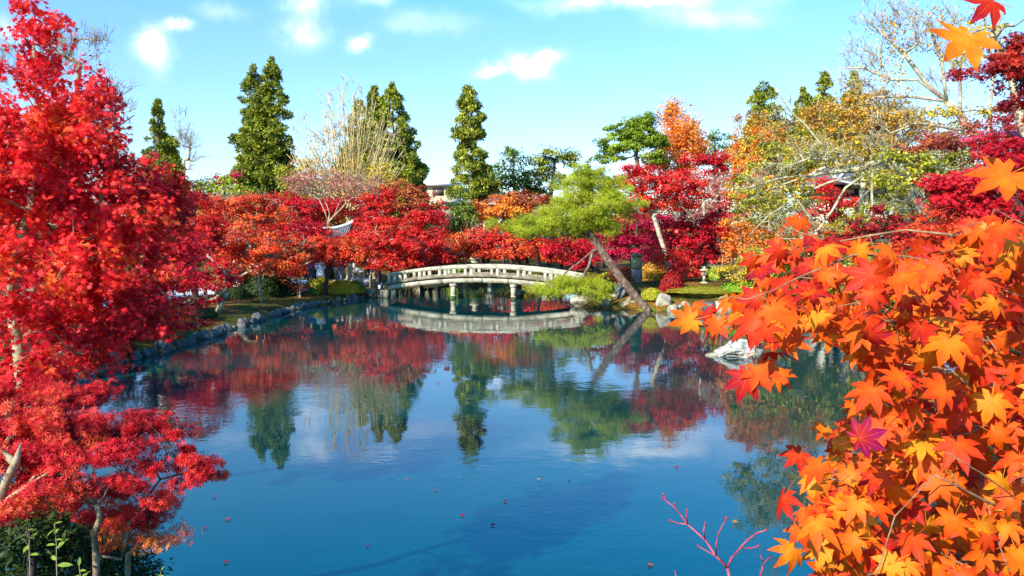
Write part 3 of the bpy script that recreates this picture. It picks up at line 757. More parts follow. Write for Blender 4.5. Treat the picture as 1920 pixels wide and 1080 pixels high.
R_ = [(1095, 566, 36.6, (.62, .35, .40), 'pale', 'flat pale boulder at the water under the low pine branch'),
      (1135, 568, 35.9, (.55, .3, .42), 'pale', 'pale upright boulder right of the low pine branch at the waterline'),
      (1165, 552, 36.4, (.34, .3, .50), 'grey', 'small dark grey boulder in front of the foot of the stone monument'),
      (1185, 575, 35.3, (.50, .3, .24), 'pale', 'low cream stone left of the leaning pine base at the waterline'),
      (1243, 570, 34.8, (.38, .34, .48), 'pale', 'tall cream boulder right of the leaning pine base'),
      (1262, 582, 34.0, (.22, .22, .26), 'pale', 'small upright cream stone with moss beside the tall cream boulder'),
      (1288, 578, 34.2, (.40, .3, .28), 'pale', 'mossy round stone on the right shore below the moss mound'),
      (1325, 577, 33.6, (.52, .4, .40), 'grey', 'brown grey boulder at the foot of the moss mound on the right shore'),
      (1362, 575, 33.4, (.48, .4, .46), 'pale', 'pale boulder right of the brown grey one at the foot of the moss mound'),
      (1410, 585, 32.6, (.5, .4, .36), 'grey', 'grey boulder half hidden behind the orange maple leaves')]
for i, (px, py, D, s, k, lb) in enumerate(R_):
    p = W(px, py, D); rock('boulder', lb, tuple(p), s, 70 + i, k, rz=rs.random() * 6)
# the white rock standing in the pond, and the flat one beside it
def pond_rock():
    V, F = rock_arrays((1, 1, 1), 93, 5, nplanes=22, rough=.30)
    x = V[:, 0]; sx, sy, sz = .84, .42, .42
    V = V * np.array([sx, sy, sz]); V[:, 2] *= .30 + .85 * np.clip((x + 1) / 2, 0, 1); V[:, 2] += .08 * x
    o = mk('pond_rock', V, [F], rockmat('white')); p = W(1380, 664, 22.0); o.location = (p[0], p[1], .06)
    tag(o, 'jagged white rock rising from the pond left of the orange leaves', 'rock')
pond_rock()
rock('pond_rock', 'small flat grey rock barely above the water beside the white rock', (W(1335, 667, 22.1)[0], 22.1, 0.0), (.26, .2, .07), 95, 'pale')
# the fallen log at the pine's foot
mb = MB(); a, b = W(1163, 577, 35.5), W(1186, 556, 36.0); mb.tube([a, (a + b) / 2, b], [.09, .085, .08], 8)
tag(mb.build('stone_slab', stone_mat()), 'narrow pale stone slab leaning on the bank left of the leaning pine', 'stone slab')

# ================================================================ LANTERNS AND MONUMENTS
def lantern(label, px, py_base, D, h, mat, style='tall'):
    p = W(px, py_base, D); root = thing('stone_lantern', label, 'lantern', tuple(ground_under(p, .03))); s = h
    if style == 'tall':
        m = MB(); m.prism(6, [(0, .24 * s), (.07 * s, .24 * s), (.10 * s, .19 * s)]); m.build('base', mat, root)
        m = MB(); m.prism(12, [(.10 * s, .085 * s), (.25 * s, .075 * s), (.27 * s, .095 * s), (.29 * s, .075 * s), (.46 * s, .085 * s)]); m.build('post', mat, root)
        m = MB(); m.prism(6, [(.46 * s, .10 * s), (.52 * s, .20 * s), (.56 * s, .20 * s)]); m.build('platform', mat, root)
        m = MB()
        for k in range(6):
            a = R(60 * k); m.box((.12 * s * math.cos(a), .12 * s * math.sin(a), .655 * s), (.05 * s, .05 * s, .19 * s))
        m.prism(6, [(.56 * s, .13 * s), (.60 * s, .13 * s)]); m.prism(6, [(.60 * s, .075 * s), (.75 * s, .075 * s)]); m.build('light_box', mat, root)
        m = MB(); m.prism(6, [(.75 * s, .26 * s), (.785 * s, .29 * s), (.81 * s, .22 * s), (.86 * s, .12 * s), (.89 * s, .05 * s)]); m.build('roof', mat, root)
        m = MB(); m.prism(10, [(.89 * s, .05 * s), (.92 * s, .075 * s), (.96 * s, .065 * s), (1.0 * s, .01 * s)]); m.build('finial', mat, root)
    elif style == 'broad':
        m = MB(); m.box((0, 0, .10 * s), (.62 * s, .5 * s, .22 * s), None, .03); m.build('base', stone_dark(), root)
        m = MB(); m.add([(-.24 * s, -.2 * s, .21 * s), (.24 * s, -.2 * s, .21 * s), (.24 * s, .2 * s, .21 * s), (-.24 * s, .2 * s, .21 * s), (-.15 * s, -.14 * s, .62 * s), (.15 * s, -.14 * s, .62 * s), (.15 * s, .14 * s, .62 * s), (-.15 * s, .14 * s, .62 * s)],
                        [(3, 2, 1, 0), (4, 5, 6, 7), (0, 1, 5, 4), (1, 2, 6, 5), (2, 3, 7, 6), (3, 0, 4, 7)]); m.build('post', mat, root)
        m = MB(); m.box((0, 0, .65 * s), (.46 * s, .40 * s, .06 * s), None, .01); m.box((-.15 * s, 0, .73 * s), (.06 * s, .3 * s, .10 * s)); m.box((.15 * s, 0, .73 * s), (.06 * s, .3 * s, .10 * s)); m.build('light_box', mat, root)
        m = MB(); m.prism(4, [(.78 * s, .40 * s), (.83 * s, .44 * s), (.90 * s, .22 * s), (.96 * s, .10 * s), (1.0 * s, .09 * s)], ph=R(45)); m.build('roof', mat, root)
    elif style == 'flat':
        m = MB(); m.prism(8, [(0, .16 * s), (.06 * s, .16 * s), (.08 * s, .12 * s), (.80 * s, .11 * s)]); m.build('post', mat, root)
        m = MB(); m.prism(8, [(.80 * s, .30 * s), (.86 * s, .38 * s), (.93 * s, .30 * s), (1.0 * s, .08 * s)]); m.build('roof', mat, root)
    return root
lantern('broad cream stone lantern with a tapering post beside the left end of the bridge', 672, 530, 42.6, 1.18, stone_mat(), 'broad')
lantern('slender stone lantern half lost in red leaves behind the bridge', 918, 487, 50, 1.75, stone_mat())
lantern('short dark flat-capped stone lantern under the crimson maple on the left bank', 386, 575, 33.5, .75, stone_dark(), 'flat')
lantern('squat stone lantern on the moss mound between red and yellow shrubs', 1320, 531, 37.2, .80, stone_mat(), 'tall')
def monument():
    p = W(1193, 533, 38.3); root = thing('stone_monument', 'tall rectangular stone monument standing behind the leaning pine trunk', 'monument', tuple(ground_under(p, .05)))
    m = MB(); m.box((0, 0, .36), (.50, .36, .72), None, .03); m.build('base', noisemat('mauve_stone', [(.10, .07, .07), (.24, .18, .17), (.34, .27, .24)], 4, 7), root)
    m = MB(); m.prism(4, [(.725, .34), (1.25, .32), (1.30, .27)], ph=R(45), sq=.8); m.build('shaft', noisemat('mossed_stone', [(.08, .08, .04), (.26, .25, .13), (.42, .38, .22)], 5, 8), root)
    m = MB(); m.prism(4, [(1.302, .24), (1.33, .40), (1.37, .38), (1.42, .18)], ph=R(45)); m.prism(8, [(1.42, .06), (1.47, .08), (1.52, .01)]); m.build('cap', stone_dark(), root)
monument()
# stone statue / pagoda behind the bridge
def pagoda():
    p = W(890, 489, 53.6); root = thing('stone_pagoda', 'small cream stacked stone pagoda among the red leaves above the hedge behind the bridge', 'stone pagoda', tuple(ground_under(p, .05)))
    m = MB(); m.box((0, 0, .30), (1.15, .8, .6), None, .05); m.build('base', stone_mat(), root)
    m = MB(); m.prism(8, [(.6, .50), (.8, .42), (.83, .28), (1.15, .25), (1.2, .38), (1.27, .32), (1.32, .16), (1.5, .14), (1.56, .22), (1.64, .05)]); m.build('tower', stone_mat(), root)
    for i in range(2): pass
pagoda()

# ================================================================ BUILDINGS
def hip_roof(mb, w, d, h, z0, curl=.35, thick=.14, n=18):
    """curved hip roof with lifted corners"""
    X = np.linspace(-1, 1, n); Y = np.linspace(-1, 1, n); V = []
    def zz(x, y, o=0):
        e = max(abs(x), abs(y)); r = (1 - e) ; return z0 + h * (r ** 1.25) + curl * (abs(x) * abs(y)) ** 4 + o
    for o in (0, -thick):
        for y in Y:
            for x in X: V.append((x * w / 2, y * d / 2, zz(x, y, o)))
    F = []; q = n * n
    for i in range(n - 1):
        for j in range(n - 1):
            a = i * n + j; F.append((a, a + 1, a + n + 1, a + n)); F.append((q + a + n, q + a + n + 1, q + a + 1, q + a))
    for j in range(n - 1):
        for (a, b) in ((j, j + 1), ((n - 1) * n + j + 1, (n - 1) * n + j), (j * n + n, j * n), ((j) * n + n - 1, (j + 1) * n + n - 1)):
            F.append((b, a, q + a, q + b))
    mb.add(V, F); return zz
tilem = lambda: noisemat('grey_roof_tiles', [(.05, .05, .055), (.11, .11, .12), (.19, .19, .20)], 2.2, 8, stretch=(6, 1, 1), bump=.8, rough=.55, bdist=.05)
def temple(name, label, px, py_eave, D, w, d, h, rz, wallh, wallm, woodm, curl=.5, cream=True):
    p = W(px, py_eave, D); g = G(p[0], p[1]); root = thing(name, label, 'building', (p[0], p[1], g), rz); z0 = p[2] - g
    m = MB(); zz = hip_roof(m, w, d, h, z0, curl); rf = m.build('roof', tilem(), root, smooth=False)
    for sx in (-1, 1):
        for sy in (-1, 1):
            m = MB(); P = [(sx * k * w / 2, sy * k * d / 2, zz(k, k) + .06) for k in np.linspace(.05, 1.0, 14)]; P.append((sx * 1.03 * w / 2, sy * 1.03 * d / 2, zz(1, 1) + .16))
            m.tube(P, [.09] * 14 + [.12], 6); m.build('hip_ridge', noisemat('pale_ridge_tiles', [(.34, .32, .28), (.55, .52, .46), (.70, .66, .58)], 6, 4), rf)
    for sy, ww, rot in ((-1, w, 0), (1, w, 0)):
        m = MB(); P = [(k * w / 2, sy * d / 2 * 1.004, zz(k, 1) + .02) for k in np.linspace(-1, 1, 25)]; m.tube(P, .075, 6); m.build('eave_tiles', noisemat('pale_ridge_tiles', [(.34, .32, .28), (.55, .52, .46), (.70, .66, .58)], 6, 4), rf)
    for sx in (-1, 1):
        m = MB(); P = [(sx * w / 2 * 1.004, k * d / 2, zz(1, k) + .02) for k in np.linspace(-1, 1, 25)]; m.tube(P, .075, 6); m.build('eave_tiles', noisemat('pale_ridge_tiles', [(.34, .32, .28), (.55, .52, .46), (.70, .66, .58)], 6, 4), rf)
    m = MB(); m.box((0, 0, (z0 - .1) / 2), (w * .74, d * .72, z0 - .1)); m.build('wall', wallm, root)
    for k in range(6):
        m = MB(); x = -w * .37 + k * w * .74 / 5; m.box((x, -d * .362, (z0 - .1) / 2 - .02), (.2, .14, z0 - .16)); m.build('column', woodm, root)
    m = MB(); m.box((0, -d * .3625, z0 - .5), (w * .73, .1, .22)); m.build('beam', woodm, root)
    return root
plaster = lambda: noisemat('cream_plaster', [(.52, .48, .38), (.70, .66, .54), (.78, .74, .62)], 3, 5, bump=.05)
wood = lambda: noisemat('dark_wood', [(.015, .010, .008), (.05, .032, .022), (.09, .06, .04)], 6, 6, stretch=(1, 1, 6))
def gate():
    D = 49.0; p = W(600, 432, D); g = G(p[0], p[1]); root = thing('temple_gate', 'wooden gate whose curved grey roof ridge sweeps up out of the red maples', 'gate', (p[0], D, g), R(-5))
    zr_ = W(600, 430, D)[2] - g; hw, dp = 1.95, 1.15
    def rz_(x): return zr_ + .62 * max(0, abs(x) / hw - .25) ** 2
    V = []; n = 22; m_rows = 8
    for o in (0, -.12):
        for j in range(-m_rows, m_rows + 1):
            for i in range(n + 1):
                x = -hw + 2 * hw * i / n; f = abs(j) / m_rows; V.append((x * (1 + .04 * f), j / m_rows * dp, rz_(x) - .85 * f ** .85 + o))
    F_ = []; w_ = n + 1; q = w_ * (2 * m_rows + 1)
    for j in range(2 * m_rows):
        for i in range(n): a = j * w_ + i; F_.append((a, a + 1, a + w_ + 1, a + w_)); F_.append((q + a + w_, q + a + w_ + 1, q + a + 1, q + a))
    for i in range(n):
        for r in (0, 2 * m_rows): a = r * w_ + i; F_.append((a + 1, a, q + a, q + a + 1))
    for j in range(2 * m_rows):
        for c in (0, n): a = j * w_ + c; F_.append((a, a + w_, q + a + w_, q + a))
    rf = MB().add(V, F_).build('roof', tilem(), root)
    m = MB(); m.tube([(x, 0, rz_(x) + .07) for x in np.linspace(-hw - .1, hw + .14, 26)], [.085] * 22 + [.09, .10, .11, .12], 6)
    m.build('ridge', noisemat('pale_ridge_tiles', [(.34, .32, .28), (.55, .52, .46), (.70, .66, .58)], 6, 4), rf)
    for k in range(24):
        x = -hw + (k + .5) * 2 * hw / 24; m = MB() if k == 0 else m
        m.tube([(x, -dp * f, rz_(x) - .85 * f ** .85 + .015) for f in np.linspace(.05, 1.01, 7)], .035, 5)
    m.build('tile_rolls', tilem(), rf)
    for sx in (-1, 1):
        for y in (-.5, .6):
            m = MB(); m.box((sx * 1.2, y, (zr_ - .6) / 2), (.2, .2, zr_ - .6)); m.build('column', wood(), root)
    m = MB(); m.box((0, -.5, zr_ - .75), (3.4, .16, .22)); m.build('beam', wood(), root)
    m = MB(); m.box((0, .62, (zr_ - .8) / 2), (2.2, .08, zr_ - .8)); m.build('door', wood(), root)
gate()
temple('temple_hall', 'grey tiled hall with cream walls behind the yellow and red trees at right', 1608, 352, 46, 6.6, 5.0, 2.4, R(14), 3, plaster(), wood(), .25)
temple('temple_hall', 'small hall with pale mauve grey roof behind the tall slim conifer', 925, 385, 86, 9.0, 7.0, 1.9, R(20), 3, plaster(), wood(), .3)
def beige_house():
    D = 112; p = W(812, 352, D); g = G(p[0], D); H = p[2] - g + .1
    root = thing('beige_house', 'beige flat-roofed house with a white fascia glimpsed under the distant hill', 'house', (p[0], D, g))
    m = MB(); m.box((0, 0, H / 2), (6.8, 5, H)); m.build('wall', noisemat('beige_render', [(.55, .42, .26), (.68, .54, .34)], 1.5, 4, bump=.05), root)
    m = MB(); m.box((0, -.2, H + .31), (7.6, 6, .62)); m.build('roof', noisemat('white_fascia', [(.74, .72, .68), (.82, .80, .76)], 2, 3, bump=0), root)
    for x in (-1.4, .9):
        f = MB(); f.box((x, -2.53, H - .75), (1.6, .06, 1.1)); fr = f.build('window', noisemat('brown_frame', [(.22, .13, .09), (.34, .22, .15)], 5, 3), root)
        f = MB(); f.box((x, -2.57, H - .75), (1.36, .03, .86)); f.build('pane', noisemat('brown_glass', [(.10, .07, .06), (.16, .11, .09)], 2, 2, rough=.1, bump=0), fr)
beige_house()
# pale gravel path on the left bank
def strip_path(name, pts, wd, z, mat):
    V = []; P = [np.array(p, float) for p in pts]
    for i, p in enumerate(P):
        d = P[min(i + 1, len(P) - 1)] - P[max(i - 1, 0)]; d /= np.linalg.norm(d); n = np.array([-d[1], d[0]])
        for s in np.linspace(-.5, .5, 7):
            q = p + n * s * wd; V.append((q[0], q[1], G(q[0], q[1]) + z))
    F = [[i * 7 + j, i * 7 + j + 1, (i + 1) * 7 + j + 1, (i + 1) * 7 + j] for i in range(len(P) - 1) for j in range(6)]
    return tag(mk(name, V, [np.array(F)], mat, smooth=True), kind='structure')
PATHP = [(-17.5, y) for y in np.linspace(26, 34, 12)] + [(-17.5 + (y - 34) * .62, y) for y in np.linspace(35, 48, 20)] + [(-9.4 + (x) * 1.0, 48.5 + .3 * x) for x in np.linspace(.5, 1.5, 3)]
strip_path('path', PATHP, 4.2, .035, noisemat('pale_gravel', [(.34, .32, .32), (.56, .54, .53), (.68, .66, .64)], 9, 8, bump=.4, bdist=.02))

# ================================================================ PEOPLE
def skinned(name, joints, edges, rads, mat, parent, root=0, sub=1):
    me = bpy.data.meshes.new(name); me.from_pydata(joints, edges, []); o = bpy.data.objects.new(name, me); COL.objects.link(o)
    md = o.modifiers.new('s', 'SKIN')
    if not me.skin_vertices: return o
    for i, r in enumerate(rads):
        rr = r if isinstance(r, tuple) else (r, r); me.skin_vertices[0].data[i].radius = rr
    me.skin_vertices[0].data[root].use_root = True
    md.use_smooth_shade = True
    s2 = o.modifiers.new('u', 'SUBSURF'); s2.levels = sub; s2.render_levels = sub
    dg = bpy.context.evaluated_depsgraph_get(); dg.update(); ev = o.evaluated_get(dg); nm = bpy.data.meshes.new_from_object(ev)
    o.modifiers.clear(); o.data = nm; nm.name = name; bpy.data.meshes.remove(me)
    nm.materials.clear(); nm.materials.append(mat); 
    for p in nm.polygons: p.use_smooth = True
    if parent: o.parent = parent
    return o
def flatm(name, c, rough=.8): return noisemat(name, [tuple(k * .8 for k in c), c], 12, 3, bump=.15, rough=rough, bdist=.01)
def person(label, px, py, D, h, face, top, legs, hair=(.015, .01, .01), coat=False, walk=.1, arm=.0, skirt=False, group=None):
    p = W(px, py, D); g = ground_under(p, 0); root = thing('person', label, 'person', tuple(g), face, group); k = h / 1.7
    sk = flatm('skin', (.60, .38, .27), .6)
    J = [(0, 0, .95), (0, 0, 1.15), (0, -.01, 1.36), (0, 0, 1.47), (0, -.01, 1.60), (0, -.02, 1.68),
         (.17, 0, 1.40), (.23, .02, 1.14), (.24, -.06 - arm * .2, .92 + arm * .25), (.24, -.10 - arm * .25, .84 + arm * .3),
         (-.17, 0, 1.40), (-.23, .02, 1.14), (-.24, -.08 - arm * .2, .92 + arm * .25), (-.24, -.12 - arm * .25, .84 + arm * .3),
         (.09, 0, .90), (.10, -walk * .6, .50), (.10, -walk, .09), (.10, -walk - .14, .03),
         (-.09, 0, .90), (-.10, walk * .3, .50), (-.10, walk, .09), (-.10, walk - .14, .03)]
    J = [(a * k, b * k, c * k) for a, b, c in J]
    E = [(0, 1), (1, 2), (2, 3), (3, 4), (4, 5), (2, 6), (6, 7), (7, 8), (8, 9), (2, 10), (10, 11), (11, 12), (12, 13), (0, 14), (14, 15), (15, 16), (16, 17), (0, 18), (18, 19), (19, 20), (20, 21)]
    Rr = [(.13, .10), (.12, .09), (.13, .09), .05, (.078, .092), (.06, .07), .055, .042, .032, .03, .055, .042, .032, .03, .085, .058, .038, .035, .085, .058, .038, .035]
    Rr = [tuple(x * k for x in (r if isinstance(r, tuple) else (r, r))) for r in Rr]
    skinned('body', J, E, Rr, sk, root)
    # jacket: torso and arms
    idx = [0, 1, 2, 6, 7, 8, 10, 11, 12]; mp = {a: i for i, a in enumerate(idx)}
    JE = [(0, 1), (1, 2), (2, 6), (6, 7), (7, 8), (2, 10), (10, 11), (11, 12)]
    jr = [(.17, .135), (.155, .125), (.165, .12), .075, .062, .052, .075, .062, .052]; jr = [tuple(x * k for x in (r if isinstance(r, tuple) else (r, r))) for r in jr]
    jm = flatm('cloth_%d_%d_%d' % tuple(int(c * 99) for c in top), top)
    skinned('jacket', [J[i] for i in idx], [(mp[a], mp[b]) for a, b in JE], jr, jm, root)
    if coat:
        m = MB(); m.prism(14, [(.42 * k, .24 * k), (.6 * k, .225 * k), (.9 * k, .185 * k), (1.1 * k, .17 * k)], sq=.8); m.build('coat_skirt', jm, root, smooth=True)
    lm = flatm('cloth_%d_%d_%d' % tuple(int(c * 99) for c in legs), legs)
    idx = [0, 14, 15, 16, 18, 19, 20]; mp = {a: i for i, a in enumerate(idx)}
    skinned('trousers', [J[i] for i in idx], [(mp[a], mp[b]) for a, b in ((0, 14), (14, 15), (15, 16), (0, 18), (18, 19), (19, 20))], [(.14 * k, .12 * k), .10 * k, .075 * k, .062 * k, .10 * k, .075 * k, .062 * k], lm, root)
    # hair cap
    V, F = rock_arrays((.098 * k, .11 * k, .115 * k), 7, 3, nplanes=1, rough=.03); keep = V[:, 2] > -.06 * k; keep &= ~((V[:, 1] < -.045 * k) & (V[:, 2] < .045 * k))
    F = F[keep[F].all(1)]; V = V + np.array([0, .012 * k, 1.625 * k]); mk('hair', V, [F], flatm('hair_dark', hair, .5), root, smooth=True)
    for sgn in (-1, 1):
        m = MB(); m.prism(6, [(-.008 * k, .008 * k), (.008 * k, .008 * k)], (sgn * .03 * k, -.098 * k, 1.61 * k)); m.build('eye', flatm('eye_dark', (.02, .015, .01), .3), root)
        m = MB(); m.box((sgn * .10 * k, walk * (-1 if sgn > 0 else 1) * k - .07 * k, .04 * k), (.09 * k, .25 * k, .08 * k), None, .02); m.build('shoe', flatm('shoe_dark', (.03, .03, .03), .5), root)
    m = MB(); m.add([(-.012 * k, -.092 * k, 1.60 * k), (.012 * k, -.092 * k, 1.60 * k), (0, -.118 * k, 1.578 * k), (0, -.092 * k, 1.572 * k)], [(0, 1, 2), (0, 2, 3), (1, 3, 2)]); m.build('nose', sk, root)
    return root
person('person in a long white coat standing by the path behind the yellow shrubs', 601, 528, 44.5, 1.62, R(20), (.78, .76, .70), (.5, .48, .44), coat=True, walk=.03)
person('person in a red jacket and dark trousers standing between the left bank tree trunks', 441, 545, 41.5, 1.62, R(-30), (.75, .05, .04), (.03, .03, .05))
person('person in a blue jacket beside the one in the white coat', 582, 529, 45, 1.6, R(50), (.03, .10, .45), (.05, .05, .09), walk=.15)
person('person in dark clothes with a lilac top walking on the path', 567, 530, 47, 1.58, R(-60), (.50, .40, .60), (.03, .03, .04), walk=.2)
person('person in black facing away under the orange maple right of the white coat', 632, 527, 46, 1.6, R(170), (.03, .03, .04), (.16, .15, .15), walk=.1)
person('person in a dark red jacket next to the one in black', 641, 527, 46.5, 1.6, R(160), (.40, .02, .06), (.30, .28, .27), walk=.12)
person('person in a pale top behind the broad stone lantern', 665, 525, 48, 1.6, R(100), (.60, .58, .56), (.10, .10, .12), walk=.2)
person('person in a white shirt near the left end of the bridge', 690, 524, 49, 1.62, R(-90), (.72, .70, .70), (.06, .06, .1), walk=.25)
person('person in navy with pale trousers near the left end of the bridge', 699, 524, 49.5, 1.6, R(80), (.06, .07, .14), (.50, .46, .40), walk=.2)
person('person in a white blouse standing behind the red bench', 545, 526, 47, 1.6, R(10), (.75, .73, .78), (.03, .03, .04), walk=.05)
person('person in a pale beige jacket seen through red leaves on the upper path', 478, 536, 43, 1.6, R(-20), (.70, .62, .50), (.08, .08, .1), walk=.15)
# red bench
def bench():
    p = W(549, 536, 43.5); root = thing('red_bench', 'low bench covered with red felt standing beside the left bank path', 'bench', tuple(ground_under(p, 0)))
    m = MB(); m.box((0, 0, .62), (1.0, .55, .34), None, .03); m.build('seat', flatm('red_felt', (.62, .02, .06)), root)
    for a in (-1, 1):
        for b in (-1, 1):
            m = MB(); m.tube([(a * .42, b * .2, .45), (a * .3, b * .2, 0)], .025, 5); m.build('leg', flatm('pale_leg', (.6, .58, .55)), root)
bench()
def floodlight():
    p = W(569, 548, 38.2); root = thing('floodlight', 'small grey floodlight on the left bank below the yellow shrubs', 'floodlight', tuple(ground_under(p, 0)), R(30))
    m = MB(); m.box((0, 0, .30), (.44, .22, .24), None, .04); m.build('housing', flatm('grey_paint', (.20, .19, .26), .4), root)
    m = MB(); m.tube([(-.24, 0, .30), (-.24, 0, .12), (.24, 0, .12), (.24, 0, .30)], .018, 5); m.tube([(0, 0, .12), (0, 0, -.05)], .025, 5); m.build('bracket', flatm('black_metal', (.03, .03, .03), .4), root)
floodlight()
# posts of the approach at the left end of the bridge
for i, (px, D, hh) in enumerate([(706, 43.4, .85), (716, 43.0, .85), (727, 42.3, .95), (695, 44.2, .8)]):
    p = W(px, 528, D); g = ground_under(p, .1); m = MB(); m.prism(4, [(0, .10), (hh, .10), (hh + .03, .12), (hh + .07, .04)], ph=R(45)); o = m.build('stone_post', stone_mat()); o.location = g
    tag(o, 'short square stone post lining the approach to the left end of the bridge', 'post', 'stone posts at the left end of the bridge')

# ================================================================ TREES: far skyline
conifer('cypress_tree', 'small pointed dark conifer left of the skyline, beside a bare tree', 62, [(295, 176, 420, 62, .75), (325, 260, 420, 50, .8)], base=None, clump=.55, trunkpx=(300, 470))
conifer('cypress_tree', 'large double-topped conifer, biggest on the left of the skyline', 76, [(508, 100, 420, 64, .40), (474, 110, 420, 60, .40), (490, 200, 430, 76, .25)], clump=.72, trunkpx=(492, 470))
conifer('cypress_tree', 'broad conifer forming the left shoulder behind the fan of pale bare branches', 80, [(672, 185, 420, 56, .42), (645, 265, 420, 52, .5)], clump=.75, trunkpx=(668, 470))
conifer('cypress_tree', 'blunt middle conifer between the broad one and the pointed one', 79, [(702, 158, 420, 66, .42)], clump=.7, trunkpx=(700, 470))
conifer('cypress_tree', 'tall pointed conifer with a dark right side at the gap in the skyline', 78, [(735, 150, 420, 86, .5), (762, 255, 425, 60, .45)], clump=.75, trunkpx=(745, 470))
conifer('cypress_tree', 'tall slim ragged conifer with a long bare pale trunk above the bridge', 60, [(880, 158, 262, 40, .36), (879, 245, 375, 50, .3), (908, 290, 362, 34, .4)], clump=.52, trunkpx=(888, 480), tr=.14, bark='pale', dens=3.0)
conifer('cypress_tree', 'rounded conifer left of the bare twigs on the right skyline', 76, [(1432, 148, 340, 64, .38)], clump=.75)
conifer('cypress_tree', 'tallest conifer of the right skyline rising behind pale twigs', 78, [(1546, 132, 340, 56, .42)], clump=.7)
conifer('cypress_tree', 'short narrow conifer just left of the tallest one on the right skyline', 78, [(1506, 160, 340, 38, .45)], clump=.6)
conifer('cypress_tree', 'rightmost skyline conifer mostly veiled by bare twigs', 80, [(1602, 130, 340, 50, .45)], clump=.65)
conifer('cypress_tree', 'tiny far conifer tip between the flat pine and the spreading pine', 90, [(1102, 296, 420, 16, .8)], clump=.5)
bare_tree('bare_tree', 'leafless grey tree behind the top of the big red maple at far left', 60, [(130, 430), (135, 250), (150, 120)], [], [(150, 90, 60, 50, 26), (210, 200, 45, 90, 26), (30, 130, 50, 50, 16), (100, 80, 50, 40, 14)], .2, 'tan', 'ochre', [(140, 100, 60, 40), (180, 180, 40, 60)], .16, twigs=6, tl=1.3, tip=.018)
bare_tree('bare_tree', 'wispy leafless tree just right of the small dark conifer', 82, [(345, 430), (345, 300)], [], [(345, 250, 26, 45, 26), (365, 300, 20, 30, 10)], .14, 'tan', twigs=6, tl=1.2, tip=.016)
# the fan of long upright branches
seedg = np.random.default_rng(77); limbs = []
for k in range(84):
    f = seedg.uniform(-1, 1); a = f * .95 + seedg.normal(0, .05); top = 150 + 135 * abs(f) ** 1.4 + seedg.uniform(0, 60)
    bx, by = 655 + f * 28 + seedg.normal(0, 8), 360 + seedg.uniform(-30, 30); tx = 655 + 112 * f + seedg.normal(0, 8)
    dd = seedg.normal(0, 1.6); limbs.append([(bx, by + 20, 0), ((bx * .45 + tx * .55), (by + top) / 2 + 18, dd * .6), (tx, top, dd)])
bare_tree('bare_tree', 'pale fan-shaped leafless tree with long upright branches between the conifers', 66, [(655, 470), (655, 400), (655, 340)], limbs, [(600, 260, 55, 90, 60), (650, 230, 60, 90, 80), (710, 280, 55, 80, 70), (655, 330, 80, 50, 40)], .3, 'gold', 'ochre', [(650, 300, 70, 70), (690, 340, 60, 40), (600, 320, 30, 40)], .4, tip=.018, twigs=3, tl=.9, upw=1.0, wig=.03)
tree('ginkgo_tree', 'small bright yellow tree below the fan-shaped bare tree', 64, [(710, 335, 22, 28), (725, 350, 20, 18), (695, 355, 24, 14)], 'yellow', dens=3, bark='tan')
tree('tree', 'golden rounded tree between the big double conifer and the bare fan', 72, [(575, 320, 30, 28), (610, 345, 30, 25)], 'ochre', dens=3)
tree('evergreen_tree', 'pale green loose evergreen right of the tall slim conifer', 66, [(965, 315, 42, 34), (935, 345, 26, 25), (985, 350, 30, 26), (960, 290, 24, 14)], 'green', dens=3, pr=.5, flat=.7, ls=.18)
tree('pine_tree', 'dark flat-topped pine with layered pads on the skyline above the bridge', 66, [(1040, 290, 40, 13), (1015, 298, 30, 13), (1062, 300, 20, 12), (1025, 325, 38, 14), (1045, 345, 30, 12), (1000, 345, 28, 20)], 'conifer', trunk=[(1030, 430), (1032, 370), (1040, 300)], tr=.2, dens=6, pr=.55, flat=.5, cat='pine tree', ls=.16)
tree('pine_tree', 'spreading green pine behind the orange tree on the right skyline', 58, [(1175, 248, 42, 16), (1205, 232, 36, 16), (1150, 272, 36, 14), (1225, 262, 30, 20), (1185, 275, 30, 10), (1140, 295, 26, 12), (1225, 300, 25, 20)], 'backpine', trunk=[(1205, 400), (1198, 320), (1192, 290), (1205, 240)], tr=.16, dens=10, pr=.45, flat=.5, cat='pine tree', ls=.14, bark='brown', shell=.2, gap=-1.2)
tree('ginkgo_tree', 'orange upright tree beside the spreading pine on the skyline', 62, [(1268, 245, 38, 42), (1275, 290, 48, 40), (1240, 285, 25, 30), (1300, 270, 22, 40), (1265, 215, 16, 22)], 'orange', dens=5, flat=1.3, up_n=.2, twig=60, bark='tan', tip=.014)
tree('evergreen_tree', 'small green tree right of the orange skyline tree', 70, [(1342, 265, 22, 22), (1350, 295, 28, 22), (1325, 290, 20, 22)], 'green', dens=4, flat=.8, pr=.5)
tree('autumn_tree', 'tall ochre tree with feathery orange foliage below the rounded conifer', 54, [(1425, 245, 46, 30), (1405, 285, 46, 40), (1460, 290, 50, 50), (1425, 340, 60, 40), (1500, 270, 30, 50)], 'ochre', dens=4.5, flat=.8, up_n=.3, twig=70, bark='tan', tip=.013)
tree('autumn_tree', 'ochre and gold tree under the tallest right skyline conifer', 48, [(1520, 245, 40, 26), (1570, 260, 50, 36), (1500, 310, 46, 40), (1560, 320, 40, 24), (1640, 250, 40, 34)], 'ochre', dens=3.4, flat=.7, up_n=.4, twig=60, bark='tan', tip=.012)
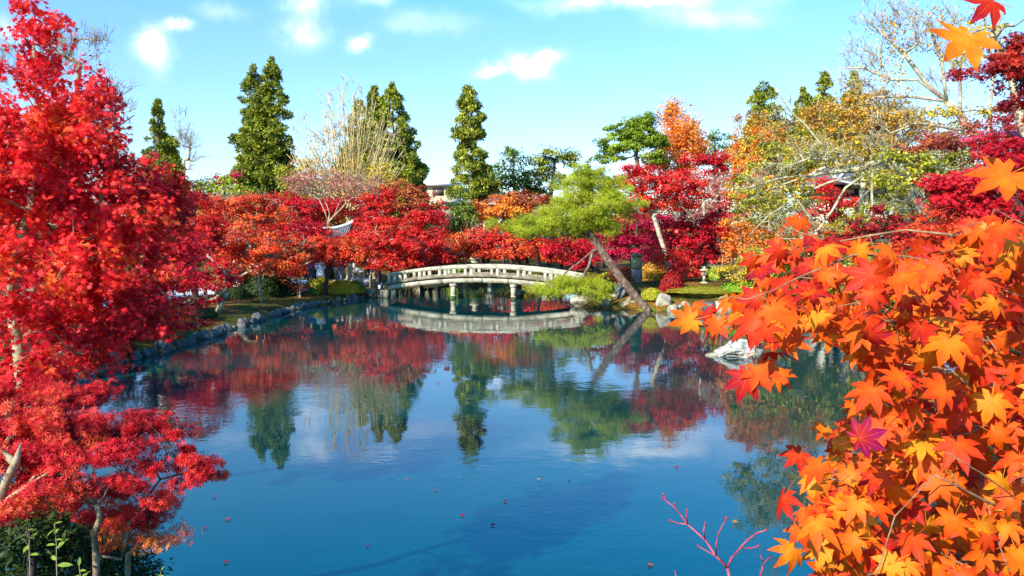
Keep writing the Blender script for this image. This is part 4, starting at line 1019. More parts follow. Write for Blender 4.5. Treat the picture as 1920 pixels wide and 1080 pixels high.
# a continuous belt of garden trees at the back, one by one
back = [(80, 440, 120, 100, 'darkgreen', 'dark evergreen behind the big left maple'), (250, 430, 90, 80, 'darkgreen', 'dark evergreen at the back of the left bank below the small conifer'),
        (365, 375, 50, 40, 'backpine', 'green pine crown behind the orange maples, left of the double conifer'), (420, 352, 52, 16, 'pine', 'bright green pine crown at the foot of the double conifer'),
        (440, 430, 70, 40, 'darkgreen', 'dark evergreen between the left bank maples and the double conifer'), (555, 350, 26, 40, 'olive', 'olive tree right of the double conifer base'),
        (640, 430, 90, 55, 'brick', 'brown-red maple behind the temple roof corner'), (790, 440, 60, 50, 'darkgreen', 'dark evergreen behind the red maples left of the bridge'),
        (1010, 420, 70, 50, 'green', 'green broadleaf tree behind the left pads of the leaning pine'), (1130, 400, 80, 50, 'olive', 'olive tree behind the leaning pine crown'), (905, 420, 50, 40, 'brick', 'rusty maple behind the slim conifer trunk'),
        (1260, 400, 90, 70, 'crimson', 'deep crimson maple behind the large right bank maples'), (1390, 400, 70, 60, 'brick', 'rusty tree behind the pale branches at right'), (1500, 430, 90, 60, 'olive', 'olive green tree behind the pale branches at right'),
        (1640, 420, 90, 60, 'green', 'green tree in front of the right hand hall'), (1780, 380, 120, 110, 'brick', 'rusty maple behind the crimson maple at far right')]
for i, (cx, cy, rx, ry, pal, lb) in enumerate(back):
    tree('garden_tree', lb, 60 + (i * 7) % 9, [(cx, cy, rx, ry), (cx + rx * .5, cy + ry * .4, rx * .6, ry * .6), (cx - rx * .5, cy + ry * .3, rx * .6, ry * .6)], pal, dens=3.2, ls=.2, pr=.8, flat=.6, br=30, group=None)
tree('evergreen_tree', 'round pale green evergreen in front of the beige house', 54, [(862, 385, 30, 25), (870, 415, 32, 26), (855, 430, 26, 22)], 'green', dens=3.5, flat=.9, pr=.4, ls=.14, up_n=.4, nz=.3)
tree('maple_tree', 'crimson maple patch right beside the beige house', 58, [(818, 395, 26, 22), (835, 430, 28, 22)], 'crimson')
# ================================================================ left bank maples
tree('maple_tree', 'magenta maple behind and left of the curved roof corner', 60.5, [(575, 395, 55, 26), (640, 385, 55, 20), (530, 380, 30, 26)], 'crimson', dens=5)
tree('maple_tree', 'tiny magenta tree top at the left foot of the double conifer', 64, [(415, 338, 28, 9), (440, 330, 10, 8)], 'magenta', dens=5)
bare_tree('bare_tree', 'pinkish half-bare tree with pale trunks below the bare fan', 55, [(612, 470), (618, 400), (600, 350)], [[(618, 420), (650, 380), (690, 350), (720, 340)], [(618, 410), (600, 375), (560, 350)], [(640, 420), (636, 380), (660, 345)]], [(600, 350, 60, 25, 26), (680, 350, 50, 24, 24)], .10, 'tan', 'pink', [(600, 345, 60, 28), (670, 350, 60, 26), (560, 340, 30, 20)], 1.2, twigs=5, tl=.7)
tree('maple_tree', 'rusty orange maple topping the red mass left of the bridge', 52, [(760, 375, 48, 26), (735, 355, 26, 16), (795, 385, 30, 26)], 'brick', dens=5)
tree('maple_tree', 'red maple with a vivid pointed top left of the rusty one', 49, [(712, 385, 38, 26), (700, 405, 26, 26), (725, 362, 18, 16)], 'red', dens=6, twig=20)
tree('maple_tree', 'crimson maple nearest the slim conifer on the left side', 47, [(800, 415, 34, 34), (790, 455, 46, 34), (815, 480, 36, 20), (770, 430, 30, 30)], 'red', dens=5.5, trunk=[(790, 505), (786, 460), (795, 420)], twig=20)
tree('maple_tree', 'large brilliant red maple hanging over the left end of the bridge', 43.6, [(705, 435, 62, 36), (745, 460, 58, 36), (690, 475, 48, 26), (740, 492, 46, 18), (672, 448, 30, 20), (775, 475, 30, 28), (710, 500, 34, 13)], 'red', trunk=[(702, 535), (704, 490), (712, 440)], tr=.13, bark='tan', dens=6, twig=30)
tree('maple_tree', 'orange-red maple on a dark leaning trunk beside the yellow shrubs', 39.5, [(612, 458, 60, 20), (590, 472, 55, 20), (650, 468, 45, 22), (625, 486, 50, 10), (680, 484, 40, 14)], 'redorange', trunk=[(607, 562), (610, 535), (618, 505), (622, 470)], tr=.12, bark='dark', dens=6, twig=20)
tree('maple_tree', 'crimson and red maple in the middle of the left bank mass', 47, [(550, 430, 40, 26), (588, 436, 26, 16), (520, 410, 34, 30), (535, 455, 50, 24)], 'crimson', dens=5.5)
tree('maple_tree', 'rusty orange maple with pale bare twigs through its crown', 41, [(470, 385, 60, 26), (430, 400, 50, 26), (500, 400, 50, 26), (455, 420, 70, 26), (400, 380, 30, 20)], 'redorange', trunk=[(447, 575), (452, 520), (448, 440)], tr=.15, bark='tan', dens=5, twig=120, tip=.014)
tree('maple_tree', 'orange-red maple with a twisted pale trunk in front of the path', 37, [(480, 450, 70, 28), (430, 470, 60, 28), (520, 480, 56, 22), (470, 500, 66, 16), (540, 505, 40, 12), (400, 450, 40, 30), (430, 520, 40, 10)], 'redorange', trunk=[(445, 576), (447, 545), (452, 500), (470, 460)], tr=.17, bark='tan', dens=5.5, twig=40)
tree('maple_tree', 'brown-orange young maple with two thin pale stems near the floodlight', 37.5, [(545, 500, 34, 16), (560, 470, 34, 22), (530, 520, 30, 9), (560, 535, 24, 6)], 'brick', trunk=[(563, 572), (563, 530), (560, 480)], tr=.05, bark='pale', dens=4.5, twig=30)
tree('maple_tree', 'red maple with orange tips right of the big near maple', 32, [(370, 400, 46, 40), (340, 370, 34, 26), (400, 440, 40, 30), (350, 450, 46, 40)], 'red', dens=5.5, tr=.14, twig=20)
tree('maple_tree', 'low crimson maple with a mossy leaning trunk at the left shore', 30, [(385, 500, 50, 20), (350, 530, 56, 22), (400, 525, 40, 16), (330, 480, 50, 26), (395, 558, 30, 8), (300, 560, 50, 28)], 'crimson', trunk=[(405, 598), (413, 572), (425, 545), (420, 510), (390, 480)], tr=.12, bark='lichen', dens=5.5, twig=20)
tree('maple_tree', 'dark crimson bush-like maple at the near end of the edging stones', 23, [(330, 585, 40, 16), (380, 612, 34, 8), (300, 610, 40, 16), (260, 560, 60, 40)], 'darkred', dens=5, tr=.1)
for i, (px, py, D, lb, tr_) in enumerate([(448, 572, 38.6, 'thick short', .17), (462, 570, 39.2, 'second thick', .12)]): pass
# a few upright stems on the bank
for (pts, D, r, lb, bk) in [([(455, 578), (452, 555), (455, 520), (450, 480)], 37.6, .20, 'thick mossy tree stem rising in front of the pale path', 'tan'),
                        ([(490, 590), (491, 565), (486, 540), (484, 510)], 35, .06, 'thin grey sapling stem beside the clipped shrubs', 'tan'),
                        ([(560, 570), (557, 540), (556, 500)], 37.8, .045, 'pale slim stake-like stem left of the floodlight', 'pale'),
                        ([(645, 545), (652, 515), (650, 480)], 44, .06, 'pale slim trunk left of the broad stone lantern', 'pale'),
                        ([(654, 530), (657, 505), (655, 470)], 47, .10, 'pale trunk behind the broad stone lantern', 'pale')]:
    tree('young_tree', lb, D, [(pts[-1][0], pts[-1][1] - 6, 26, 12)], 'redorange', trunk=pts, tr=r, bark=bk, dens=4, br=10)
# clipped shrubs on the left bank
for i, (px, py, D, rx, h, pal, lb) in enumerate([(436, 582, 35.5, .85, .55, 'darkgreen', 'dark clipped mound shrub under the thick mossy stem'), (490, 580, 37, .95, .95, 'darkgreen', 'larger dark round clipped shrub behind the sapling stem'),
        (472, 574, 38.5, .6, .85, 'olive', 'olive clipped shrub overlapping the larger dark one'), (534, 570, 38, .65, .8, 'darkgreen', 'round dark clipped shrub left of the floodlight'), (518, 566, 39, .5, .75, 'olive', 'small olive shrub between the dark clipped ones'),
        (601, 553, 40.5, .85, .70, 'yellowgreen', 'yellow-green shrub below the person in the white coat'), (640, 552, 40.5, .95, .66, 'yellow', 'yellow shrub spreading toward the broad stone lantern'), (665, 549, 41, .6, .6, 'olive', 'olive shrub at the foot of the broad stone lantern'),
        (700, 541, 42.9, .7, .28, 'yellowgreen', 'low yellow-green shrub on top of the retaining wall'), (355, 600, 28.5, 1.0, .42, 'darkgreen', 'dark spreading shrub behind the first edging boulders'), (582, 563, 39, .45, .35, 'green', 'tiny green shrub right of the floodlight')]):
    p = W(px, py, D); shrub('clipped_shrub', lb, ground_under(p, .02), (rx, rx * .8, h), pal, ls=.085, seed=i)
# ================================================================ behind the bridge
tree('maple_tree', 'orange maple glowing behind the slim conifer trunk', 56, [(945, 385, 44, 18), (915, 400, 36, 18), (975, 400, 30, 16)], 'orange', dens=5)
tree('maple_tree', 'rusty red maple below the flat-topped pine', 57, [(985, 375, 44, 16), (1020, 390, 36, 14), (955, 372, 30, 12)], 'brick', dens=5)
tree('maple_tree', 'bright red maple directly right of the slim conifer trunk', 51, [(925, 435, 40, 22), (905, 450, 34, 20), (940, 455, 36, 14)], 'red', dens=5.5, twig=20)
tree('maple_tree', 'orange-red maple left of the slim conifer trunk', 50.5, [(862, 448, 30, 16), (845, 468, 36, 18), (880, 462, 20, 14)], 'redorange', trunk=[(874, 494), (868, 470), (855, 450)], bark='pale', tr=.07, dens=5, twig=20)
tree('maple_tree', 'salmon-red low maple above the hedge behind the bridge', 49.5, [(905, 475, 36, 10), (965, 470, 40, 14), (1000, 455, 30, 14)], 'redorange', dens=5)
tree('maple_tree', 'crimson maple between the hedge and the leaning pine', 46, [(1060, 468, 44, 16), (1030, 455, 30, 12), (1085, 488, 34, 12), (1050, 445, 26, 12)], 'crimson', dens=5.5)
tree('maple_tree', 'low rusty maple left behind the bridge railing', 49, [(820, 485, 40, 14), (850, 490, 26, 10)], 'brick', dens=5)
tree('evergreen_tree', 'green tree seen between the pads of the leaning pine', 50, [(1010, 430, 34, 20), (985, 415, 26, 14)], 'green', dens=4, flat=.8)
for i, (px, rx, pal, h, lb) in enumerate([(888, 1.0, 'green', .75, 'squared green hedge shrub left of the stone pagoda'), (930, 1.3, 'yellowgreen', .6, 'yellow-green hedge shrub right of the stone pagoda'), (975, 1.4, 'olive', .75, 'olive hedge shrub over the middle of the bridge railing'),
        (1018, 1.3, 'yellowgreen', .75, 'bright yellow-green hedge shrub over the right half of the bridge'), (1055, 1.1, 'yellow', .6, 'yellow hedge shrub over the right end of the bridge'), (866, .9, 'fresh', .95, 'bright green clipped shrub beside the pale leaning stem')]):
    p = W(px, 500, 46.5 if i < 5 else 48.5); x, y = p[0], (57.6 if False else 57.2 if -6 < p[0] < 1 else 55); D_ = y - 4.2
    p = W(px, 492, D_); shrub('hedge_shrub', lb, ground_under(p, 0), (rx * 1.3, rx * .9, h * 1.25), pal, ls=.14, seed=30 + i)
# ================================================================ leaning pine
pine('pine_tree', 'leaning pine with a thick brown trunk bent over the pond right of the bridge', 34.2,
     [(1110, 338, 58, 24), (1080, 352, 42, 22, .4), (1145, 358, 48, 22, -.3), (1058, 378, 38, 24, .2), (1120, 380, 64, 24, -.5), (1175, 392, 36, 18), (1085, 405, 50, 22, -.5), (1140, 412, 46, 18), (1105, 322, 34, 13), (1070, 425, 44, 14, -.2), (1130, 432, 36, 9, -.3),
      (1010, 425, 52, 19, .3), (950, 425, 34, 17, .3), (1035, 405, 38, 16, .6), (985, 438, 36, 10, 0), (1045, 435, 30, 12),
      (1060, 540, 56, 15, -.6), (1110, 546, 42, 16, -.5), (1030, 549, 30, 10, -.9), (1085, 532, 44, 10, -.3), (1120, 560, 26, 9, -.8)], 'pine',
     [(1214, 580), (1196, 561), (1172, 532), (1146, 496), (1126, 466), (1111, 446), (1103, 428), (1102, 406), (1107, 385), (1110, 345)], .175,
     extra=[[(1108, 440), (1085, 433), (1060, 440), (1030, 447), (1000, 441), (965, 432)], [(1105, 405), (1125, 395), (1150, 385)], [(1104, 400), (1085, 385), (1070, 372)],
            [(1120, 458), (1112, 470), (1104, 500), (1088, 528), (1075, 540)], [(1118, 466), (1085, 492), (1060, 512), (1045, 540)]], br=110, ls=.155, dens=2.2)
# ================================================================ right bank
tree('maple_tree', 'large bright red maple with a curving pale trunk on the right bank', 39.5, [(1215, 335, 60, 22), (1275, 335, 56, 20), (1185, 325, 36, 14), (1320, 345, 30, 16), (1240, 365, 60, 20), (1195, 360, 40, 18), (1300, 372, 30, 16), (1230, 385, 40, 10)], 'red',
     trunk=[(1255, 505), (1243, 460), (1232, 425), (1226, 405), (1240, 370)], tr=.12, bark='pale', dens=6, twig=30, extra=[[(1229, 410), (1245, 392), (1265, 382), (1290, 365)], [(1228, 408), (1210, 385), (1195, 365)]])
tree('maple_tree', 'dark magenta maple shaded behind the leaning pine trunk', 44, [(1165, 440, 46, 24), (1200, 465, 60, 24), (1235, 430, 40, 30), (1150, 475, 40, 16)], 'magenta', dens=5.5)
tree('maple_tree', 'rusty red maple filling behind the pale curving trunk', 46, [(1180, 415, 50, 24), (1210, 440, 40, 20), (1130, 440, 40, 20)], 'brick', dens=5)
tree('maple_tree', 'glowing crimson maple at the right of the pale curving trunk', 41, [(1320, 440, 50, 32), (1290, 465, 46, 26), (1345, 470, 34, 26), (1350, 420, 30, 26), (1300, 490, 44, 14), (1270, 430, 24, 20)], 'crimson', dens=6, twig=20)
tree('maple_tree', 'crimson maple top under the orange skyline tree', 50, [(1330, 310, 34, 24), (1360, 340, 36, 26), (1305, 300, 20, 12), (1350, 380, 36, 22), (1355, 290, 12, 12)], 'crimson', dens=5)
bare_tree('bare_tree', 'pinkish bare tree with forked pale branches among the crimson maples', 45, [(1330, 480), (1322, 420), (1318, 370), (1320, 340)], [[(1320, 400), (1345, 365), (1380, 345)], [(1318, 390), (1290, 400), (1275, 385)], [(1320, 370), (1340, 330), (1350, 320)]], [(1330, 360, 46, 36, 34), (1285, 400, 30, 25, 14)], .10, 'pale', 'pink', [(1320, 400, 40, 40), (1350, 350, 30, 30)], .8, twigs=5, tl=.6)
tree('maple_tree', 'low red maple spreading over the moss behind the round shrub', 38.3, [(1260, 490, 46, 14), (1290, 505, 36, 14), (1230, 478, 34, 12), (1270, 515, 26, 8)], 'red', dens=5.5, trunk=[(1282, 532), (1276, 515), (1265, 495)], tr=.06, bark='tan')
p = W(1260, 548, 36); shrub('maple_bush', 'small dark red bush on the moss right of the leaning pine trunk', ground_under(p, 0), (.62, .55, .95), 'darkred', ls=.09, clipped=False, seed=60)
p = W(1222, 563, 35.6); shrub('clipped_shrub', 'round yellow-green clipped shrub right against the leaning pine trunk', ground_under(p, 0), (.56, .5, .5), 'yellowgreen', ls=.075, seed=61)
p = W(1325, 560, 35.6); shrub('moss_mound', 'wide low mossy mound on the right shore', ground_under(p, .05), (1.9, 1.2, .24), 'mossy', ls=.045, dens=5, seed=62)
p = W(1215, 582, 34.5); shrub('low_shrub', 'ragged yellow-green ground shrub at the foot of the leaning pine', ground_under(p, .1), (.55, .3, .30), 'yellowgreen', ls=.07, seed=63, clipped=False)
p = W(1390, 560, 35); shrub('low_shrub', 'green low shrub at the right end of the moss mound', ground_under(p, 0), (.9, .6, .45), 'fresh', ls=.08, seed=64)
p = W(1340, 508, 39.5); shrub('low_shrub', 'bright green small shrub beside the squat stone lantern', ground_under(p, 0), (.3, .3, .75), 'fresh', ls=.07, seed=65)
for i, (px, py, D, lb, pal) in enumerate([(1140, 520, 40, 'yellow-green shrub seen left of the stone monument', 'yellowgreen'), (1225, 520, 41, 'golden shrub right of the stone monument', 'ochre'), (1165, 535, 38.5, 'low rust-red shrub behind the leaning pine trunk', 'brick')]):
    p = W(px, py, D); shrub('low_shrub', lb, ground_under(p, 0), (.9, .6, .95), pal, ls=.1, seed=66 + i, clipped=False)
tree('maple_tree', 'golden orange small maple right of the glowing crimson maple', 38, [(1385, 450, 34, 28), (1400, 480, 40, 20), (1380, 420, 26, 20)], 'orange', dens=4.5, bark='tan', twig=20)
tree('maple_tree', 'yellow low maple right of the squat stone lantern', 35, [(1375, 510, 40, 18), (1420, 500, 44, 22), (1390, 530, 44, 10), (1440, 530, 40, 14)], 'yellow', dens=4, bark='pale', twig=40)
tree('maple_tree', 'yellow-green spreading maple over the right shore', 30, [(1500, 505, 70, 22), (1450, 480, 60, 20), (1550, 490, 60, 30), (1480, 540, 60, 14)], 'yellowgreen', dens=3.5, bark='lichen', twig=60, pr=.3)
tree('maple_tree', 'scarlet maple in front of the right hand hall', 42, [(1560, 385, 34, 30), (1530, 410, 36, 24), (1590, 420, 30, 16), (1600, 385, 20, 14), (1545, 350, 20, 16)], 'red', dens=5)
tree('autumn_tree', 'olive-yellow tree beneath the long pale branches', 34, [(1470, 370, 70, 30), (1420, 400, 50, 30), (1520, 440, 60, 26), (1460, 430, 60, 26), (1620, 430, 60, 24)], 'olive', dens=3.2, bark='lichen', twig=60, pr=.35)
tree('autumn_tree', 'yellow tree above the right hand hall roof', 33, [(1590, 270, 60, 24), (1650, 285, 60, 22), (1700, 310, 50, 30), (1660, 340, 40, 16), (1530, 290, 50, 20), (1600, 240, 40, 16)], 'yellow', dens=2.6, bark='lichen', twig=40, pr=.35)
tree('autumn_tree', 'greenish yellow tree below the right hand hall', 31, [(1620, 400, 50, 22), (1690, 370, 50, 36), (1600, 430, 50, 16), (1720, 410, 40, 20)], 'yellowgreen', dens=3.2, bark='lichen', twig=30, pr=.35)
bare_tree('bare_tree', 'gnarled tree with long pale lichened branches reaching left over the yellow trees', 24, [(1760, 560), (1750, 460), (1725, 390), (1700, 330), (1655, 300)],
    [[(1655, 300), (1610, 318), (1560, 322), (1500, 335), (1450, 352), (1400, 376)], [(1650, 305), (1600, 330), (1545, 345), (1490, 372), (1440, 405), (1405, 440)], [(1660, 310), (1625, 325), (1585, 352), (1560, 395), (1535, 430), (1500, 448), (1455, 448)],
     [(1570, 325), (1545, 275), (1510, 235), (1478, 205), (1455, 165)], [(1690, 330), (1650, 340), (1620, 365), (1600, 385)], [(1735, 420), (1725, 380), (1745, 330), (1755, 285)], [(1600, 322), (1560, 300), (1520, 296), (1480, 310), (1440, 305)],
     [(1530, 335), (1500, 330), (1460, 335), (1410, 350)], [(1700, 330), (1720, 280), (1760, 250), (1830, 240)], [(1440, 405), (1400, 412), (1370, 420)]],
    [(1450, 340, 60, 40, 26), (1560, 280, 70, 40, 22), (1480, 420, 60, 30, 20), (1660, 270, 50, 30, 16), (1470, 230, 30, 50, 10), (1700, 380, 40, 40, 14)], .13, 'lichen', 'yellow', [(1570, 290, 60, 30), (1660, 300, 60, 40), (1480, 350, 60, 30)], .55, tip=.011, twigs=4, tl=.45, wig=.07, seg=.22)
bare_tree('bare_tree', 'tall pale-barked tree with sparse yellow leaves against the sky at top right', 21, [(1900, 560), (1880, 400), (1850, 280), (1800, 215), (1775, 190)],
    [[(1775, 190), (1740, 160), (1695, 100), (1650, 60), (1612, 28)], [(1775, 190), (1765, 110), (1742, 50), (1700, 8), (1680, -20)], [(1765, 185), (1720, 150), (1670, 150), (1620, 128), (1570, 128)], [(1850, 270), (1862, 150), (1872, 60), (1885, -30)], [(1790, 205), (1800, 130), (1815, 60), (1850, -20)],
     [(1770, 195), (1700, 180), (1640, 182), (1590, 205)], [(1700, 105), (1680, 160), (1640, 100), (1600, 90)], [(1830, 250), (1780, 240), (1720, 230), (1670, 250)], [(1655, 170), (1650, 110), (1655, 40), (1640, -10)]],
    [(1640, 60, 60, 60, 26), (1600, 140, 50, 50, 20), (1720, 60, 60, 60, 26), (1800, 60, 60, 60, 20), (1690, 200, 70, 40, 24), (1860, 60, 50, 60, 18), (1780, 150, 60, 50, 14)], .12, 'pale', 'ochre', [(1700, 60, 80, 60), (1640, 160, 60, 60), (1830, 50, 60, 50), (1720, 220, 70, 30)], .45, tip=.007, twigs=5, tl=.5, wig=.06, seg=.25, ls=.075, blob_n=160)
tree('autumn_tree', 'tuft of yellow foliage high at the top right behind the single leaf', 17, [(1850, 60, 50, 20), (1800, 105, 40, 14), (1870, 100, 40, 16), (1760, 210, 40, 16), (1830, 215, 50, 14)], 'yellow', trunk=[(1960, 500), (1930, 300), (1890, 120), (1860, 60)], dens=1.5, bark='lichen', tr=.09, pr=.25, ls=.06)
tree('maple_tree', 'dull red maple reaching in from the right edge near the top', 11.5, [(1905, 130, 46, 60), (1845, 130, 60, 14), (1900, 90, 30, 40), (1910, 210, 50, 30), (1810, 135, 36, 8)], 'darkred', trunk=[(2010, 520), (1990, 300), (1940, 180), (1900, 120)], tr=.07, tmpl=T_STAR5, ls=.042, dens=4, pr=.16, tip=.006)
tree('maple_tree', 'crimson maple with visible star leaves at the right edge', 10.5, [(1850, 340, 66, 36), (1800, 375, 56, 30), (1880, 290, 60, 40), (1840, 400, 60, 20), (1775, 335, 30, 26), (1930, 360, 50, 60)], 'crimson', trunk=[(2000, 620), (1960, 450), (1900, 380), (1850, 340)], tr=.08, tmpl=T_STAR5, ls=.042, dens=5.5, pr=.18, tip=.006)
tree('maple_tree', 'rusty maple with bare purple twigs between the crimson and dull red maples', 13, [(1870, 235, 60, 22), (1800, 265, 50, 18), (1720, 275, 40, 12)], 'brick', trunk=[(2010, 520), (1980, 330), (1900, 250), (1800, 265)], tr=.06, bark='purple', tmpl=T_STAR5, ls=.045, dens=2.2, pr=.2, tip=.006, twig=70)
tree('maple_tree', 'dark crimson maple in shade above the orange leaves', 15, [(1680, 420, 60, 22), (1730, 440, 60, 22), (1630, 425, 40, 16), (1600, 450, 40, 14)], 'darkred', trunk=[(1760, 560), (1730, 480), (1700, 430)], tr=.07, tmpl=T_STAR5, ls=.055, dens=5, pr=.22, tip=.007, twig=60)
tree('maple_tree', 'soft orange maple behind the near orange leaves at right', 14, [(1790, 405, 60, 20), (1740, 400, 30, 12), (1830, 430, 60, 20), (1760, 440, 50, 16)], 'redorange', trunk=[(1860, 560), (1830, 480), (1800, 420)], tr=.07, tmpl=T_STAR5, ls=.05, dens=4.5, pr=.2, tip=.007, twig=30)
tree('garden_tree', 'olive green tree on the right shore behind the orange leaves', 22, [(1560, 560, 70, 40), (1660, 520, 90, 60), (1780, 520, 110, 80), (1900, 520, 110, 90), (1620, 600, 80, 40)], 'olive', dens=4, flat=.8, pr=.4)
tree('garden_tree', 'yellow-green tree overhanging the right part of the pond', 17, [(1700, 600, 80, 50), (1800, 620, 90, 60), (1900, 640, 100, 90), (1720, 520, 80, 40)], 'yellowgreen', dens=4, flat=.8, pr=.35)

# ================================================================ NEAR LEFT: big red maple, second maple behind it, azalea
wl = []  # whorl of seven lance leaves
wf = []
for k in range(6):
    a = k * math.pi / 3 + .2; ca, sa = math.cos(a), math.sin(a); b = len(wl)
    for (x, y, z) in [(0, .04, 0), (.125, .55, .25), (0, 1, .40), (-.125, .55, .25)]: wl.append((x * ca - y * sa, x * sa + y * ca, z))
    wf.append((b, b + 1, b + 2, b + 3))
T_LANCE3 = (np.array(wl), np.array(wf))
def near_maple():
    D = 5.2
    return tree('maple_tree', 'big near maple with crimson star leaves filling the left edge of the view', D,
      [(62, 60, 30, 60, .1, .3), (60, 20, 18, 24, .1, .2), (50, 190, 86, 84, 0, .5), (110, 150, 26, 40, .1, .3), (192, 155, 26, 52, .2, .25), (205, 92, 15, 34, .2, .15), (170, 240, 76, 66, .1, .4), (215, 300, 50, 50, .2, .4), (60, 330, 130, 110, 0, .6),
       (210, 390, 110, 80, .2, .6), (300, 340, 46, 40, .4, .3), (300, 400, 46, 60, .4, .4), (60, 500, 140, 110, -.2, .6), (220, 500, 110, 80, .1, .5), (140, 600, 90, 50, .1, .4), (250, 590, 76, 40, .3, .4), (60, 640, 50, 26, -.5, .3), (60, 690, 60, 26, -.6, .2), (20, 700, 60, 34, -.2, .3), (70, 240, 60, 50, -.2, .3), (170, 650, 34, 46, -.1, .2), (-60, 350, 90, 200, 0, .6)],
      'near_red', trunk=[(-120, 1050, .4), (-50, 880, .4), (20, 780, .3), (44, 710, .3), (38, 640, .2), (20, 560, .1), (30, 480, 0), (60, 380, 0), (70, 220, .1), (62, 80, .1)], tr=.055, bark='tan', gap=-.46, ls=.031, dens=3.0, pr=.14, flat=.5, tmpl=T_STAR7, br=150, tip=.0035, up_n=.35, lsv=.3, cz=.22, nz=.14, droop=.25,
      extra=[[(45, 600, .1), (110, 520, .1), (140, 430, .1), (120, 350, 0), (110, 260, 0)], [(110, 520, .1), (150, 440, .15), (190, 380, .1)], [(40, 640, .2), (140, 560, .1), (200, 500, .2), (280, 420, .3)], [(60, 380, 0), (90, 300, -.1), (80, 250, 0)], [(190, 380, .1), (215, 240, .2), (200, 150, .2)], [(215, 240, .2), (250, 215, .25)]])
near_maple()
tree('maple_tree', 'shaded crimson maple behind the big near one, its foliage dropping to the left shore', 9.0, [(270, 380, 70, 70, 0, .6), (310, 440, 50, 70, 0, .6), (250, 500, 90, 70, -.4, .6), (320, 540, 40, 46, .3, .5), (180, 600, 80, 50, -.6, .5), (290, 600, 60, 24, 0, .5), (200, 560, 80, 60, -.6, .5), (100, 560, 100, 100, -.5, .5), (350, 575, 24, 16, .3, .3), (60, 400, 160, 160, 0, .6)],
     'crimson', trunk=[(-120, 860), (-20, 740), (110, 620), (210, 480), (260, 380)], tr=.07, ls=.04, dens=2.6, pr=.25, flat=.45, tmpl=T_STAR7, br=110, tip=.005, up_n=.5)
def azalea():
    D = 3.75
    bl = [(60, 735, 80, 26, .5, .3), (150, 745, 60, 22, .5, .3), (40, 790, 90, 34, 0, .3), (150, 790, 90, 26, .1, .3), (250, 795, 80, 22, .2, .3), (330, 810, 36, 14, .3, .2), (230, 840, 90, 26, 0, .3), (310, 868, 60, 18, 0, .25), (385, 870, 46, 18, .1, .2), (360, 895, 50, 12, .0, .2), (120, 850, 80, 30, -.1, .3), (30, 860, 60, 30, -.2, .3),
          (120, 900, 90, 22, -.2, .3), (230, 905, 60, 20, -.2, .3), (60, 935, 60, 14, -.3, .2), (300, 925, 40, 12, 0, .2), (-40, 800, 70, 90, 0, .4), (230, 950, 70, 16, .1, .3), (280, 960, 40, 10, .2, .2), (120, 960, 70, 14, .3, .3), (60, 985, 50, 12, .4, .2), (200, 990, 70, 12, .5, .2), (150, 925, 60, 14, .2, .3), (330, 940, 30, 9, .2, .1)]
    return tree('azalea_bush', 'red azalea bush with layered pads and twisted cream stems at the lower left', D, bl, 'azalea', cat='shrub',
      trunk=[(182, 1130, -.2), (180, 1040, -.2), (176, 1000, -.2), (188, 970, -.2), (180, 945, -.2)], tr=.016, bark='twisted', ls=.019, dens=4.2, pr=.08, flat=.42, tmpl=T_LANCE3, gap=-.7, br=230, tip=.0018, up_n=.3, cz=.2, nz=.16, wig=.10, shell=.15, lsv=.3,
      extra=[[(180, 945, -.2), (150, 925, -.2), (130, 900, -.2)], [(180, 948, -.2), (196, 930, -.2), (205, 900, -.1)], [(180, 1060, -.2), (230, 1050, -.1), (234, 1020, -.1), (240, 980, -.1), (262, 950, 0), (300, 900, 0), (380, 875, .1)], [(234, 1020, -.1), (226, 990, -.1), (232, 960, 0)], [(240, 985, -.1), (290, 935, 0), (330, 915, 0)]])
azalea()
tree('azalea_bush', 'rust-orange azalea reaching over the water below the red one', 3.8, [(255, 1008, 40, 12, 0, .15), (300, 1003, 44, 10, 0, .15), (335, 998, 22, 6, 0, .1), (230, 985, 40, 16, .1, .2), (260, 1020, 26, 7, -.1, .1)], 'azorange', cat='shrub',
     trunk=[(238, 1130, .1), (240, 1040, .05), (262, 1022, 0), (310, 1008, 0)], tr=.013, bark='tan', ls=.019, dens=2.2, pr=.06, flat=.5, tmpl=T_LANCE3, br=60, tip=.0015, up_n=.3)
tree('azalea_bush', 'thick slanting cream azalea stems at the left edge', 3.4, [(20, 880, 30, 20, .2, .2), (80, 860, 36, 16, .2, .2), (-20, 820, 50, 40, .2, .2)], 'azalea', cat='shrub', trunk=[(-40, 1130), (-10, 980), (14, 935), (50, 912), (92, 885)], tr=.024, bark='tan', ls=.02, dens=1.6, pr=.08, flat=.5, tmpl=T_LANCE3, br=20, tip=.003, up_n=.3,
     extra=[[(-10, 980), (10, 905), (28, 870), (40, 830)]])
tree('evergreen_bush', 'dark evergreen undergrowth in the lower left corner', 3.7, [(40, 1010, 100, 60, .2, .4), (140, 1040, 60, 60, .4, .3), (60, 960, 90, 30, .3, .3), (200, 1075, 60, 30, .4, .2), (-60, 960, 80, 100, .3, .4), (40, 1060, 140, 60, .8, .5), (120, 1000, 80, 50, .7, .4), (20, 940, 80, 40, .8, .4), (230, 1070, 60, 40, .9, .2)], 'darkgreen', cat='shrub', trunk=[(60, 1160), (60, 1050), (50, 980)], tr=.02, ls=.045, dens=9, pr=.12, flat=.8, tmpl=T_LANCE, gap=-2, br=60, tip=.002)
